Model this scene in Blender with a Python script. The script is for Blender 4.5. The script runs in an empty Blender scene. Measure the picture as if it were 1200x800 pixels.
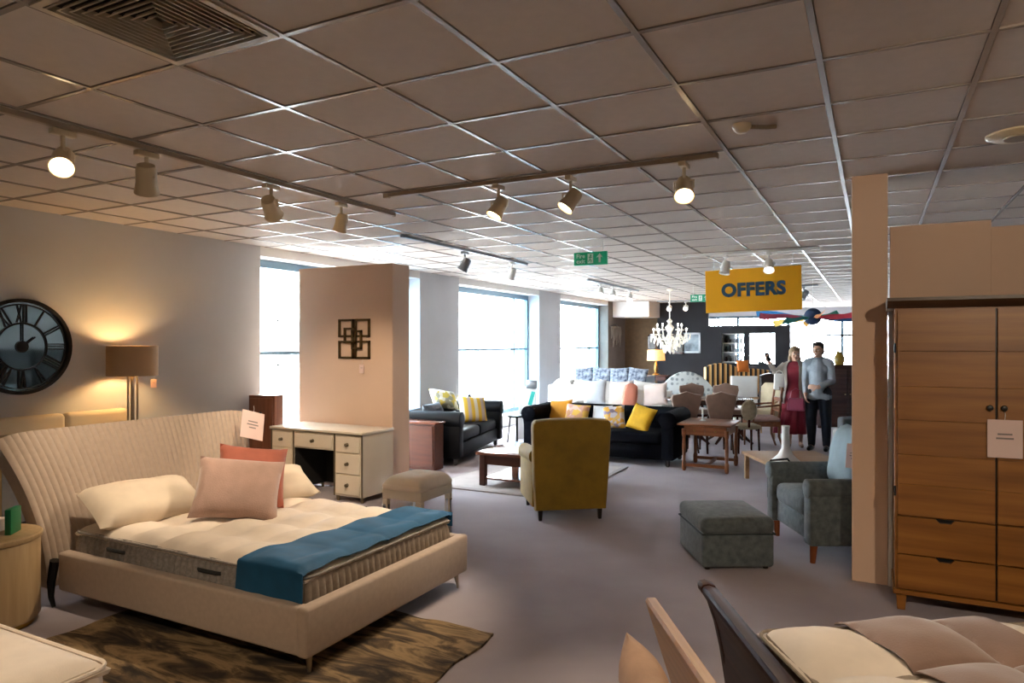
import bpy, bmesh, math, random
from mathutils import Vector, Matrix, Euler, noise
random.seed(7)
PI = math.pi
T = math.radians(27.5)              # heading of the lens, left of the room's depth axis (+Y)
scene = bpy.context.scene
COL = scene.collection

# ------------------------------------------------------------------ camera
cam = bpy.data.cameras.new('camera'); camo = bpy.data.objects.new('camera', cam); COL.objects.link(camo)
cam.sensor_width = 36.0; cam.lens = 36.0 * 815 / 1200; cam.shift_y = 2 / 1200
cam.clip_start = 0.05; cam.clip_end = 200
camo.location = (0, 0, 1.68); camo.rotation_euler = (PI / 2, 0, T)
scene.camera = camo
# ------------------------------------------------------------------ sky, exposure
vs = scene.view_settings
vs.view_transform = 'Standard'; vs.look = 'None'; vs.gamma = 1.0; vs.exposure = 0.12; vs.use_curve_mapping = False
SKY = 42.0                           # bright overcast sky
SPOT = 104.0                          # watts of one track spotlight
WARM = (1.0, 0.80, 0.58)
world = bpy.data.worlds.new('overcast_sky'); scene.world = world; world.use_nodes = True
bg = world.node_tree.nodes['Background']; bg.inputs['Color'].default_value = (0.80, 0.91, 1.0, 1); bg.inputs['Strength'].default_value = SKY
scene.cycles.max_bounces = 10; scene.cycles.diffuse_bounces = 6; scene.cycles.glossy_bounces = 4
scene.cycles.transparent_max_bounces = 12; scene.cycles.sample_clamp_indirect = 0.0; scene.cycles.caustics_reflective = False; scene.cycles.caustics_refractive = False


def portal(loc, sx, sy, rot):
    """sampling guide for the sky light that comes through a window"""
    l = bpy.data.lights.new('window_daylight', 'AREA'); l.shape = 'RECTANGLE'; l.size = sx; l.size_y = sy; l.cycles.is_portal = True
    o = bpy.data.objects.new('window_daylight', l); COL.objects.link(o); o.location = loc; o.rotation_euler = rot


for y0, y1 in ((6.07, 9.41), (10.62, 13.99), (15.17, 18.5)):
    portal((-6.86, (y0 + y1) / 2, 1.5), y1 - y0, 2.5, (PI / 2, 0, -PI / 2))
portal((-2.6, 24.95, 1.5), 6.6, 2.1, (-PI / 2, 0, 0))

# ------------------------------------------------------------------ small helpers
def Wd(d, l, z=0.0):
    """room point d metres in front of and l metres right of the standpoint"""
    return Vector((-d * math.sin(T) + l * math.cos(T), d * math.cos(T) + l * math.sin(T), z))


def lin(c):
    if isinstance(c, str):
        c = [int(c[i:i + 2], 16) / 255 for i in (0, 2, 4)]
        return tuple(((x / 12.92) if x <= 0.04045 else ((x + 0.055) / 1.055) ** 2.4) for x in c)
    return tuple(c)


MATS = {}


def nd(nt, typ, **kw):
    n = nt.nodes.new(typ)
    for k, v in kw.items():
        setattr(n, k, v)
    return n


def mat(name, col, rough=0.6, metal=0.0, var=0.12, scale=6.0, bump=0.0, bscale=60.0, emis=None, estr=0.0, sheen=0.0,
        stretch=(1, 1, 1), spec=0.5, alpha=1.0, coat=0.0, col2=None):
    """principled material, its colour varied by noise in the object's own space"""
    if name in MATS:
        return MATS[name]
    m = bpy.data.materials.new(name); m.use_nodes = True; nt = m.node_tree
    p = nt.nodes['Principled BSDF']; c = lin(col)
    tc = nd(nt, 'ShaderNodeTexCoord'); mp = nd(nt, 'ShaderNodeMapping'); mp.inputs['Scale'].default_value = stretch
    nt.links.new(tc.outputs['Object'], mp.inputs['Vector'])
    nz = nd(nt, 'ShaderNodeTexNoise'); nz.inputs['Scale'].default_value = scale; nz.inputs['Detail'].default_value = 5
    nt.links.new(mp.outputs[0], nz.inputs['Vector'])
    rp = nd(nt, 'ShaderNodeValToRGB')
    lo = lin(col2) if col2 else tuple(x * (1 - var) for x in c)
    hi = c if col2 else tuple(min(1, x * (1 + var)) for x in c)
    rp.color_ramp.elements[0].position = 0.32; rp.color_ramp.elements[1].position = 0.68
    rp.color_ramp.elements[0].color = (*lo, 1); rp.color_ramp.elements[1].color = (*hi, 1)
    nt.links.new(nz.outputs['Fac'], rp.inputs['Fac']); nt.links.new(rp.outputs['Color'], p.inputs['Base Color'])
    p.inputs['Roughness'].default_value = rough; p.inputs['Metallic'].default_value = metal
    p.inputs['Specular IOR Level'].default_value = spec; p.inputs['Sheen Weight'].default_value = sheen
    p.inputs['Coat Weight'].default_value = coat
    if bump:
        n2 = nd(nt, 'ShaderNodeTexNoise'); n2.inputs['Scale'].default_value = bscale; n2.inputs['Detail'].default_value = 3
        nt.links.new(mp.outputs[0], n2.inputs['Vector'])
        b = nd(nt, 'ShaderNodeBump'); b.inputs['Strength'].default_value = bump; b.inputs['Distance'].default_value = 0.01
        nt.links.new(n2.outputs['Fac'], b.inputs['Height']); nt.links.new(b.outputs['Normal'], p.inputs['Normal'])
    if emis:
        p.inputs['Emission Color'].default_value = (*lin(emis), 1); p.inputs['Emission Strength'].default_value = estr
    MATS[name] = m
    return m


def wood(name, c1, c2, axis='Z', rough=0.4, scale=3.0):
    st = {'X': (0.6, 9, 9), 'Y': (9, 0.6, 9), 'Z': (9, 9, 0.6)}[axis]
    return mat(name, c1, rough=rough, scale=scale, col2=c2, stretch=st, bump=0.06, bscale=12)


def glass(name, tint=(1, 1, 1)):
    if name in MATS:
        return MATS[name]
    m = bpy.data.materials.new(name); m.use_nodes = True; nt = m.node_tree; nt.nodes.clear()
    o = nd(nt, 'ShaderNodeOutputMaterial'); mx = nd(nt, 'ShaderNodeMixShader'); t = nd(nt, 'ShaderNodeBsdfTransparent'); g = nd(nt, 'ShaderNodeBsdfGlossy')
    t.inputs['Color'].default_value = (*tint, 1); g.inputs['Roughness'].default_value = 0.03
    f = nd(nt, 'ShaderNodeLayerWeight'); f.inputs['Blend'].default_value = 0.5
    pw = nd(nt, 'ShaderNodeMath', operation='POWER'); pw.inputs[1].default_value = 5.0
    ma = nd(nt, 'ShaderNodeMath', operation='MULTIPLY_ADD'); ma.inputs[1].default_value = 0.6; ma.inputs[2].default_value = 0.03
    nt.links.new(f.outputs['Facing'], pw.inputs[0]); nt.links.new(pw.outputs[0], ma.inputs[0])
    nt.links.new(ma.outputs[0], mx.inputs[0]); nt.links.new(t.outputs[0], mx.inputs[1]); nt.links.new(g.outputs[0], mx.inputs[2]); nt.links.new(mx.outputs[0], o.inputs[0])
    MATS[name] = m
    return m


def pattern(name, kind, cols, scale=10.0, rough=0.7, axis=0, width=0.5, sheen=0.0, duty=0.5):
    """woven or printed patterns: stripes, spots, patches, hide"""
    if name in MATS:
        return MATS[name]
    m = bpy.data.materials.new(name); m.use_nodes = True; nt = m.node_tree; p = nt.nodes['Principled BSDF']
    p.inputs['Roughness'].default_value = rough; p.inputs['Sheen Weight'].default_value = sheen
    tc = nd(nt, 'ShaderNodeTexCoord'); rp = nd(nt, 'ShaderNodeValToRGB')
    els = rp.color_ramp.elements
    while len(els) < len(cols):
        els.new(0.5)
    for i, c in enumerate(cols):
        els[i].position = i / max(1, len(cols) - (0 if kind in ('stripes', 'patches') else 1)); els[i].color = (*lin(c), 1)
    if kind in ('stripes', 'patches'):
        rp.color_ramp.interpolation = 'CONSTANT'
    if kind == 'stripes':
        sx = nd(nt, 'ShaderNodeSeparateXYZ'); nt.links.new(tc.outputs['Object'], sx.inputs[0])
        mm = nd(nt, 'ShaderNodeMath', operation='MULTIPLY'); mm.inputs[1].default_value = scale
        ff = nd(nt, 'ShaderNodeMath', operation='FRACT')
        nt.links.new(sx.outputs[axis], mm.inputs[0]); nt.links.new(mm.outputs[0], ff.inputs[0]); nt.links.new(ff.outputs[0], rp.inputs[0])
    elif kind == 'patches':
        v = nd(nt, 'ShaderNodeTexVoronoi'); v.inputs['Scale'].default_value = scale
        nt.links.new(tc.outputs['Object'], v.inputs['Vector'])
        sx = nd(nt, 'ShaderNodeSeparateColor'); nt.links.new(v.outputs['Color'], sx.inputs[0]); nt.links.new(sx.outputs[0], rp.inputs[0])
    elif kind == 'spots':
        v = nd(nt, 'ShaderNodeTexVoronoi'); v.inputs['Scale'].default_value = scale; v.inputs['Randomness'].default_value = 0.25
        nt.links.new(tc.outputs['Object'], v.inputs['Vector']); nt.links.new(v.outputs['Distance'], rp.inputs[0])
        for i, pos in enumerate((0.0, 0.30, 0.36)[:len(cols)]):
            els[i].position = pos * duty * 2
    elif kind == 'hide':
        mp = nd(nt, 'ShaderNodeMapping'); mp.inputs['Rotation'].default_value = (0, 0, 0.5); mp.inputs['Scale'].default_value = (1.0, 3.4, 1)
        nt.links.new(tc.outputs['Object'], mp.inputs[0])
        n = nd(nt, 'ShaderNodeTexNoise'); n.inputs['Scale'].default_value = scale; n.inputs['Detail'].default_value = 7; n.inputs['Roughness'].default_value = 0.6; n.inputs['Distortion'].default_value = 0.7
        nt.links.new(mp.outputs[0], n.inputs['Vector']); nt.links.new(n.outputs['Fac'], rp.inputs[0])
        pos = (0.30, 0.40, 0.47, 0.54, 0.66)
        for i in range(len(cols)):
            els[i].position = pos[i]
    nt.links.new(rp.outputs[0], p.inputs['Base Color'])
    MATS[name] = m
    return m


class MB:
    """collects shapes and links them as one mesh object"""
    def __init__(s):
        s.bm = bmesh.new()

    def _take(s, t, M=None):
        if M is not None:
            bmesh.ops.transform(t, matrix=M, verts=t.verts)
        me = bpy.data.meshes.new('tmp'); t.to_mesh(me); t.free(); s.bm.from_mesh(me); bpy.data.meshes.remove(me)
        return s

    def box(s, c, d, bev=0.0, rot=None, seg=2, taper=None):
        t = bmesh.new(); bmesh.ops.create_cube(t, size=1)
        for v in t.verts:
            k = taper if (taper and v.co.z < 0) else 1
            v.co = Vector((v.co.x * d[0] * k, v.co.y * d[1] * k, v.co.z * d[2]))
        if bev:
            bmesh.ops.bevel(t, geom=t.edges[:], offset=min(bev, min(d) * 0.49), segments=seg, profile=0.5, affect='EDGES')
        M = Matrix.Translation(c)
        if rot:
            M = M @ Euler(rot).to_matrix().to_4x4()
        return s._take(t, M)

    def bx(s, x0, x1, y0, y1, z0, z1, bev=0.0, seg=2):
        return s.box(((x0 + x1) / 2, (y0 + y1) / 2, (z0 + z1) / 2), (x1 - x0, y1 - y0, z1 - z0), bev, None, seg)

    def ball(s, c, r, sc=(1, 1, 1), n=16, rot=None):
        t = bmesh.new(); bmesh.ops.create_uvsphere(t, u_segments=n, v_segments=max(6, n // 2), radius=r)
        M = Matrix.Translation(c)
        if rot:
            M = M @ Euler(rot).to_matrix().to_4x4()
        return s._take(t, M @ Matrix.Diagonal((*sc, 1)))

    def cyl(s, a, b, r0, r1=None, n=12):
        a = Vector(a); b = Vector(b); t = bmesh.new(); L = (b - a).length
        bmesh.ops.create_cone(t, cap_ends=True, segments=n, radius1=r0, radius2=r0 if r1 is None else r1, depth=L)
        return s._take(t, Matrix.Translation((a + b) / 2) @ (b - a).to_track_quat('Z', 'Y').to_matrix().to_4x4())

    def lathe(s, prof, n=24, c=(0, 0, 0), M=None, cap=True):
        t = bmesh.new(); rings = []
        for r, z in prof:
            rings.append([t.verts.new((r * math.cos(2 * PI * i / n), r * math.sin(2 * PI * i / n), z)) for i in range(n)])
        for a, b in zip(rings, rings[1:]):
            for i in range(n):
                t.faces.new((a[i], a[(i + 1) % n], b[(i + 1) % n], b[i]))
        if cap:
            t.faces.new(rings[0][::-1]); t.faces.new(rings[-1])
        return s._take(t, (Matrix.Translation(c) @ M) if M is not None else Matrix.Translation(c))

    def tube(s, pts, r, n=8, closed=False):
        pts = [Vector(p) for p in pts]; t = bmesh.new(); rings = []; N = len(pts)
        rr = r if isinstance(r, (list, tuple)) else [r] * N
        up = Vector((0.013, 0.027, 1)).normalized()
        for i, p in enumerate(pts):
            a = pts[(i - 1) % N] if (closed or i > 0) else p
            b = pts[(i + 1) % N] if (closed or i < N - 1) else p
            d = (b - a).normalized(); x = d.cross(up) if i == 0 else px_ - d * px_.dot(d)
            if x.length < 1e-3:
                x = d.cross(Vector((1, 0, 0)))
            x.normalize(); y = x.cross(d).normalized(); px_ = x
            rings.append([t.verts.new(p + rr[i] * (math.cos(2 * PI * k / n) * x + math.sin(2 * PI * k / n) * y)) for k in range(n)])
        for i in range(N if closed else N - 1):
            a = rings[i]; b = rings[(i + 1) % N]
            for k in range(n):
                t.faces.new((a[k], a[(k + 1) % n], b[(k + 1) % n], b[k]))
        if not closed:
            t.faces.new(rings[0][::-1]); t.faces.new(rings[-1])
        bmesh.ops.recalc_face_normals(t, faces=t.faces[:])
        return s._take(t)

    def prism(s, poly, lo, hi, axis='Y', bev=0.0):
        """outline in the plane across the axis, drawn out from lo to hi. Y: (x,z)  X: (y,z)  Z: (x,y)"""
        t = bmesh.new()
        f = {'Y': lambda p, h: (p[0], h, p[1]), 'X': lambda p, h: (h, p[0], p[1]), 'Z': lambda p, h: (p[0], p[1], h)}[axis]
        A = [t.verts.new(f(p, lo)) for p in poly]; B = [t.verts.new(f(p, hi)) for p in poly]; n = len(poly)
        fa = t.faces.new(A); fb = t.faces.new(B[::-1])
        for i in range(n):
            t.faces.new((A[i], B[i], B[(i + 1) % n], A[(i + 1) % n]))
        bmesh.ops.recalc_face_normals(t, faces=t.faces[:])
        if bev:
            es = [e for e in t.edges if fa in e.link_faces or fb in e.link_faces]
            bmesh.ops.bevel(t, geom=es, offset=bev, segments=2, profile=0.5, affect='EDGES')
        return s._take(t)

    def sheet(s, fn, nu, nv, thick=0.0, close_u=False):
        """surface fn(u,v), u,v in 0..1; with thick it becomes a closed slab below its normals"""
        t = bmesh.new()
        nuu = nu if close_u else nu + 1
        g = [[t.verts.new(fn(i / nu, j / nv)) for j in range(nv + 1)] for i in range(nuu)]
        for i in range(nu):
            for j in range(nv):
                a = g[i]; b = g[(i + 1) % nuu]
                t.faces.new((a[j], b[j], b[j + 1], a[j + 1]))
        bmesh.ops.recalc_face_normals(t, faces=t.faces[:])
        if thick:
            bmesh.ops.solidify(t, geom=t.faces[:], thickness=thick)
        return s._take(t)

    def cushion(s, w, h, th, M=None, n=14, pinch=0.07):
        t = bmesh.new(); fr = {}; bk = {}
        for i in range(n + 1):
            for j in range(n + 1):
                u = 2 * i / n - 1; v = 2 * j / n - 1
                u = math.copysign(abs(u) ** 0.8, u); v = math.copysign(abs(v) ** 0.8, v)
                x = w / 2 * u * (1 - pinch * (1 - v * v) * u * u); z = h / 2 * v * (1 - pinch * (1 - u * u) * v * v)
                q = th / 2 * (max(0, 1 - u ** 4) * max(0, 1 - v ** 4)) ** 0.55
                q *= 1 + 0.10 * noise.noise(Vector((x * 7 + th * 31, z * 7, w * 13)))
                if i in (0, n) or j in (0, n):
                    fr[i, j] = bk[i, j] = t.verts.new((x, 0, z))
                else:
                    fr[i, j] = t.verts.new((x, -q, z)); bk[i, j] = t.verts.new((x, q, z))
        for i in range(n):
            for j in range(n):
                t.faces.new((fr[i, j], fr[i + 1, j], fr[i + 1, j + 1], fr[i, j + 1]))
                t.faces.new((bk[i, j], bk[i, j + 1], bk[i + 1, j + 1], bk[i + 1, j]))
        return s._take(t, M)

    def build(s, name, m, parent=None, loc=(0, 0, 0), rot=(0, 0, 0), smooth=38):
        me = bpy.data.meshes.new(name); s.bm.to_mesh(me); s.bm.free()
        if smooth:
            me.shade_smooth(); me.set_sharp_from_angle(angle=math.radians(smooth))
        me.materials.append(m)
        o = bpy.data.objects.new(name, me); COL.objects.link(o); o.location = loc; o.rotation_euler = rot
        if parent:
            o.parent = parent
        return o


def tag(o, label, cat, group=None):
    o['label'] = label; o['category'] = cat
    if group:
        o['group'] = group
    return o


def thing(name, label, cat, loc=(0, 0, 0), rz=0.0, group=None):
    o = bpy.data.objects.new(name, None); COL.objects.link(o); o.location = loc; o.rotation_euler = (0, 0, rz); o.empty_display_size = 0.1
    return tag(o, label, cat, group)


def struct(name, mb, m, parent=None, smooth=0):
    o = mb.build(name, m, parent, smooth=smooth)
    if not parent:
        o['kind'] = 'structure'
    return o


def copy_tree(o, parent=None):
    c = o.copy(); COL.objects.link(c)
    if parent:
        c.parent = parent
    for ch in list(o.children):
        copy_tree(ch, c)
    return c


def pose(o, loc, rot):
    o.location = loc; o.rotation_euler = rot
    return o


def aim(a, b):
    return (Vector(b) - Vector(a)).to_track_quat('-Z', 'Y').to_euler()

# ================================================================== the room
CE = 2.85
WX = -6.6                                    # inner face of the window wall
M_wall = mat('painted_wall', 'c0c1c3', rough=0.85, var=0.03, scale=2, bump=0.03, bscale=200)
M_wallw = mat('white_wall', 'dcdad6', rough=0.85, var=0.02)
M_beige = mat('beige_paint', 'd6b9a2', rough=0.8, var=0.03, scale=2, bump=0.03, bscale=150)
M_char = mat('charcoal_paint', '1f1e22', rough=0.85, var=0.08)
M_brownpaper = mat('brown_wallpaper', '5c4529', rough=0.75, var=0.15, scale=9)
M_frame = mat('window_metal', '6f8796', rough=0.4, metal=0.3, var=0.03)
M_glass = glass('clear_glass'); M_tint = glass('tinted_glass', (0.62, 0.76, 0.86))
M_bar = mat('ceiling_grid_white', '9c9188', rough=0.27, var=0.02, spec=0.9)
M_tile = mat('ceiling_tile_fibre', 'c8bbb0', rough=0.9, var=0.03, scale=14, bump=0.12, bscale=260)
M_carpet = mat('grey_carpet', 'b0a8ae', rough=0.95, var=0.13, scale=1.2, bump=0.5, bscale=420, col2='a0979d')

fl = MB().bx(-7.0, 5.0, -3.0, 25.3, -0.12, 0); struct('floor', fl, M_carpet)
ce = MB().bx(-7.0, 5.0, -3.0, 25.3, CE + 0.028, CE + 0.12); ceiling = struct('ceiling', ce, M_wallw)
# the suspended grid: cross bars and main bars
gb = MB()
xs = [round(-2.0 + 0.6 * k, 3) for k in range(-7, 12)]; ys = [round(1.95 + 0.6 * k, 3) for k in range(-8, 39)]
for x in xs:
    gb.bx(x - 0.012, x + 0.012, -3.0, 25.0, CE, CE + 0.027)
for y in ys:
    gb.bx(WX, 5.0, y - 0.012, y + 0.012, CE + 0.0008, CE + 0.026)
g = gb.build('ceiling_grid', M_bar, ceiling, smooth=0); g['kind'] = 'stuff'
# tiles laid in the grid, one by one
VENT = (-2.3, 1.65)
cells = []
for i in range(len(xs) - 1):
    for j in range(len(ys) - 1):
        cx, cy = xs[i] + 0.3, ys[j] + 0.3
        if abs(cx - VENT[0]) < 0.05 and abs(cy - VENT[1]) < 0.05:
            continue
        d = -cx * math.sin(T) + cy * math.cos(T); l = cx * math.cos(T) + cy * math.sin(T)
        seen = d > 1.2 and abs(l) < 0.80 * d + 0.35
        cells.append(((0 if seen else 1), math.hypot(cx, cy), cx, cy))
cells.sort()


def tile_mb(w):
    return MB().bx(-w / 2, w / 2, -0.287, 0.287, 0, 0.016, bev=0.003, seg=1)


t0 = tile_mb(0.574).build('ceiling_tile', M_tile, ceiling, (cells[0][2], cells[0][3], CE + 0.006), smooth=0)
for k, (s_, d_, cx, cy) in enumerate(cells[1:300]):
    c = t0.copy(); COL.objects.link(c); c.location = (cx, cy, CE + 0.006 + random.uniform(-0.001, 0.002))
rest = MB()
for s_, d_, cx, cy in cells[300:]:
    rest.bx(cx - 0.287, cx + 0.287, cy - 0.287, cy + 0.287, CE + 0.006, CE + 0.022)
for j in range(len(ys) - 1):                 # cut row of tiles along the window wall
    rest.bx(WX, xs[0] - 0.013, ys[j] + 0.013, ys[j] + 0.587, CE + 0.006, CE + 0.022)
r = rest.build('ceiling_tile', M_tile, ceiling, smooth=0); r['kind'] = 'stuff'

# window wall: piers, lintels, sills
segs = [(-3.0, 6.07), (9.41, 10.62), (13.99, 15.17), (18.5, 25.0)]
M_taupew = mat('taupe_paint', '6f655b', rough=0.8, var=0.08)
for y0, y1 in segs:
    struct('wall_left', MB().bx(-6.98, WX, y0, y1, 0, CE + 0.03), M_taupew if y0 > 18 else M_wall)
for k, (y0, y1) in enumerate(((6.07, 9.41), (10.62, 13.99), (15.17, 18.5))):
    struct('trim_%d' % (k + 1), MB().bx(-6.98, WX, y0, y1, 2.74, CE + 0.03), M_wallw)
    struct('trim_%d' % (k + 4), MB().bx(-6.98, WX, y0, y1, 0, 0.22), M_wallw)
    fr = MB(); X0, X1 = -6.95, -6.87
    fr.bx(X0, X1, y0, y1, 2.64, 2.74).bx(X0, X1, y0, y1, 0.22, 0.30).bx(X0, X1, y0, y0 + 0.07, 0.28, 2.66).bx(X0, X1, y1 - 0.07, y1, 0.28, 2.66)
    w = struct('window_%d' % (k + 1), fr, M_frame)
    ym = y1 - 0.68
    MB().bx(X0, X1, y0 + 0.06, y1 - 0.06, 1.53, 1.575).build('transom', M_frame, w, smooth=0)
    MB().bx(X0, X1, ym - 0.02, ym + 0.02, 0.29, 2.65).build('mullion', M_frame, w, smooth=0)
    for z0, z1 in ((0.30, 1.53), (1.575, 2.64)):
        MB().bx(-6.915, -6.907, y0 + 0.07, ym - 0.02, z0, z1).build('pane', M_glass, w, smooth=0)
        MB().bx(-6.915, -6.907, ym + 0.02, y1 - 0.07, z0, z1).build('pane', M_tint, w, smooth=0)
# far wall with a wide shop window
struct('wall_back', MB().bx(-7, -5.9, 25.0, 25.3, 0, CE + 0.03), M_wall)
struct('wall_back', MB().bx(0.7, 5.0, 25.0, 25.3, 0, CE + 0.03), M_wall)
struct('wall_back', MB().bx(-5.9, 0.7, 25.0, 25.3, 2.62, CE + 0.03), M_wall)
struct('wall_back', MB().bx(-5.9, 0.7, 25.0, 25.3, 0, 0.45), M_wall)
fr = MB().bx(-5.9, 0.7, 25.08, 25.16, 2.54, 2.62).bx(-5.9, 0.7, 25.08, 25.16, 0.45, 0.53)
for x in (-5.86, -4.2, -2.56, -0.92, 0.66):
    fr.bx(x - 0.04, x + 0.04, 25.08, 25.16, 0.5, 2.58)
w4 = struct('window_4', fr, M_frame)
for x0 in (-5.82, -4.16, -2.52, -0.88):
    MB().bx(x0, x0 + 1.56, 25.115, 25.123, 0.53, 2.54).build('pane', M_glass, w4, smooth=0)
MB().bx(-1.9, 0.62, 25.07, 25.17, 1.90, 1.97).build('transom', mat('dark_metal', '2b2b2e', rough=0.4, metal=0.5), w4, smooth=0)
# walls that close the room outside the frame
struct('wall_front', MB().bx(-7, 5, -3.2, -3.0, 0, CE + 0.03), M_wall)
struct('wall_right', MB().bx(5.0, 5.2, -3, 25.3, 0, CE + 0.03), M_wall)
# free-standing display wall, pillar and display panels
struct('wall_middle', MB().bx(-6.2, -4.79, 6.3, 6.62, 0, 2.58, bev=0.006, seg=1), M_beige)
struct('wall_pillar', MB().bx(-0.14, 0.085, 5.48, 5.72, 0, CE + 0.027, bev=0.004, seg=1), M_beige)
struct('wall_panel', MB().bx(0.10, 0.70, 5.64, 5.70, 0, 2.51, bev=0.003, seg=1), M_beige)
struct('wall_panel', MB().bx(0.702, 2.6, 5.69, 5.75, 0, 2.47, bev=0.003, seg=1), M_beige)
struct('trim_7', MB().bx(0.088, 0.113, 5.472, 5.60, 0, 1.96), M_wallw)
# dark partition at the far end: tall left half, low right half with two openings
struct('wall_partition', MB().bx(WX, -5.62, 20.0, 20.15, 0, CE), M_brownpaper)
struct('wall_partition', MB().bx(-5.62, -4.16, 20.0, 20.15, 0, CE), M_char)
pm = MB()
pm.bx(-4.16, -2.0, 20.0, 20.15, 0, 1.12).bx(-4.16, -2.0, 20.0, 20.15, 1.95, 2.17)
for x0, x1 in ((-4.16, -3.80), (-3.19, -3.05), (-2.38, -2.0)):
    pm.bx(x0, x1, 20.0, 20.15, 1.10, 1.97)
struct('wall_partition', pm, M_char)
struct('trim_8', MB().bx(WX, -5.55, 18.9, 20.0, 2.42, CE), M_wallw)         # boxed-in soffit
# outside: pavement and a pale building across the street
pv = MB().bx(-40, -7.0, -10, 60, -0.25, -0.05).bx(-7.0, 30, 25.3, 60, -0.25, -0.05)
o = struct('ground', pv, mat('pavement', '9d9b98', rough=0.9, var=0.05)); o.name = 'floor_outside'
bd = thing('building', 'pale rendered building across the street beyond the left windows', 'building', (-17, 12, -0.05))
M_ext = mat('pale_render', 'f0efec', rough=0.9, var=0.02)
MB().bx(-3, 0, -14, 26, 0, 9).build('facade', M_ext, bd, smooth=0)
MB().bx(0, 0.12, -14, 26, 3.1, 3.35).build('string_course', mat('grey_stone', 'c2c2c0', rough=0.9), bd, smooth=0)
for k in range(9):
    y = -12.1 + 4.1 * k
    f = MB().bx(0.0, 0.05, y, y + 0.07, 1.0, 2.5).bx(0, 0.05, y + 1.13, y + 1.2, 1.0, 2.5).bx(0, 0.05, y, y + 1.2, 2.43, 2.5).bx(0, 0.05, y, y + 1.2, 1.0, 1.07).bx(0, 0.05, y + 0.57, y + 0.63, 1, 2.5).bx(0, 0.05, y, y + 1.2, 1.7, 1.76)
    f = f.build('window', mat('white_paint', 'e6e6e4', rough=0.5), bd, smooth=0)
    MB().bx(0.005, 0.02, y + 0.05, y + 1.15, 1.05, 2.45).build('pane', mat('dark_pane', '5c6a74', rough=0.1), f, smooth=0)

# ================================================================== ceiling fittings
M_cream = mat('cream_plastic', 'd9c7a6', rough=0.4, var=0.03)
M_white = mat('white_plastic', 'e4e2de', rough=0.4, var=0.02)
M_grey = mat('grey_metal', '8a8f94', rough=0.35, metal=0.6, var=0.03)
M_dark = mat('black_metal', '161616', rough=0.35, metal=0.4, var=0.1)
M_brass = mat('aged_brass', '8a6c3a', rough=0.35, metal=0.9, var=0.1)
M_chrome = mat('chrome', 'c9c9c9', rough=0.15, metal=1.0, var=0.02)
M_lit = mat('lamp_glow', 'fff2d8', emis='ffdca8', estr=26.0, var=0.0)
M_litw = mat('lamp_glow_white', 'ffffff', emis='fff4e6', estr=9.0, var=0.0)

vt = thing('air_vent', 'square four way ceiling air vent with stepped louvres', 'vent', (VENT[0], VENT[1], CE))
fm = MB()
for a, b in ((0.29, 0.262),):
    fm.bx(-a, a, b, a, -0.006, 0.012).bx(-a, a, -a, -b, -0.006, 0.012).bx(-a, -b, -b, b, -0.006, 0.012).bx(b, a, -b, b, -0.006, 0.012)
fm.build('frame', mat('vent_paint', 'c9bba5', rough=0.45), vt, smooth=0)
MB().bx(-0.26, 0.26, -0.26, 0.26, 0.015, 0.02).build('duct', mat('vent_dark', '15110d', rough=0.9), vt, smooth=0)
for k in range(9):
    a = 0.255 - 0.027 * k
    lm = MB()
    if True:
        b = a - 0.013
        t = bmesh.new()
        q = [[t.verts.new((sx * r_, sy * r_, z)) for sx, sy in ((-1, -1), (1, -1), (1, 1), (-1, 1))] for r_, z in ((a + 0.004, -0.009), (a - 0.003, -0.010), (b, 0.010))]
        for w_ in (0, 1):
            for i in range(4):
                t.faces.new((q[w_][i], q[w_][(i + 1) % 4], q[w_ + 1][(i + 1) % 4], q[w_ + 1][i]))
        if k == 8:
            t.faces.new(q[2])
        bmesh.ops.solidify(t, geom=t.faces[:], thickness=0.002); lm._take(t)
    lm.build('louvre', MATS['vent_paint'], vt, smooth=0)

TR = 0


def track(x0, x1, y0, y1, label, m):
    dx, dy = x1 - x0, y1 - y0
    t = thing('light_track', label, 'light track', ((x0 + x1) / 2, (y0 + y1) / 2, CE), math.atan2(dy, dx), 'ceiling light tracks')
    L = math.hypot(dx, dy)
    MB().bx(-L / 2, L / 2, -0.018, 0.018, -0.030, 0, bev=0.003, seg=1).build('rail', m, t)
    MB().bx(-L / 2 - 0.05, -L / 2, -0.02, 0.02, -0.036, 0, bev=0.004, seg=1).build('end_cap', m, t)
    MB().bx(L / 2, L / 2 + 0.012, -0.02, 0.02, -0.036, 0, bev=0.004, seg=1).build('end_cap', m, t)
    return t


M_trackb = mat('bronze_track', 'a8957f', rough=0.45, var=0.03)
track(-3.83, -3.83, 0.6, 5.05, 'long bronze light track on the ceiling near the left wall carrying four spotlights', M_trackb)
track(-3.36, -0.86, 4.38, 4.38, 'bronze light track crossing the ceiling above the mustard armchair side', M_trackb)
track(-4.50, -4.50, 6.12, 9.1, 'grey light track parallel to the windows above the leather sofa', M_grey)
track(-4.62, -4.62, 11.9, 14.9, 'pale light track farther back beside the last window', M_grey)
track(-2.2, -0.6, 9.22, 9.22, 'white light track in front of the yellow hanging sign', M_white)
track(-5.3, -4.2, 19.0, 19.0, 'short light track before the charcoal partition behind the chandelier', M_grey)
track(-1.5, -1.0, 15.1, 15.1, 'short grey light track behind the blue hanging ball', M_grey)


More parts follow.
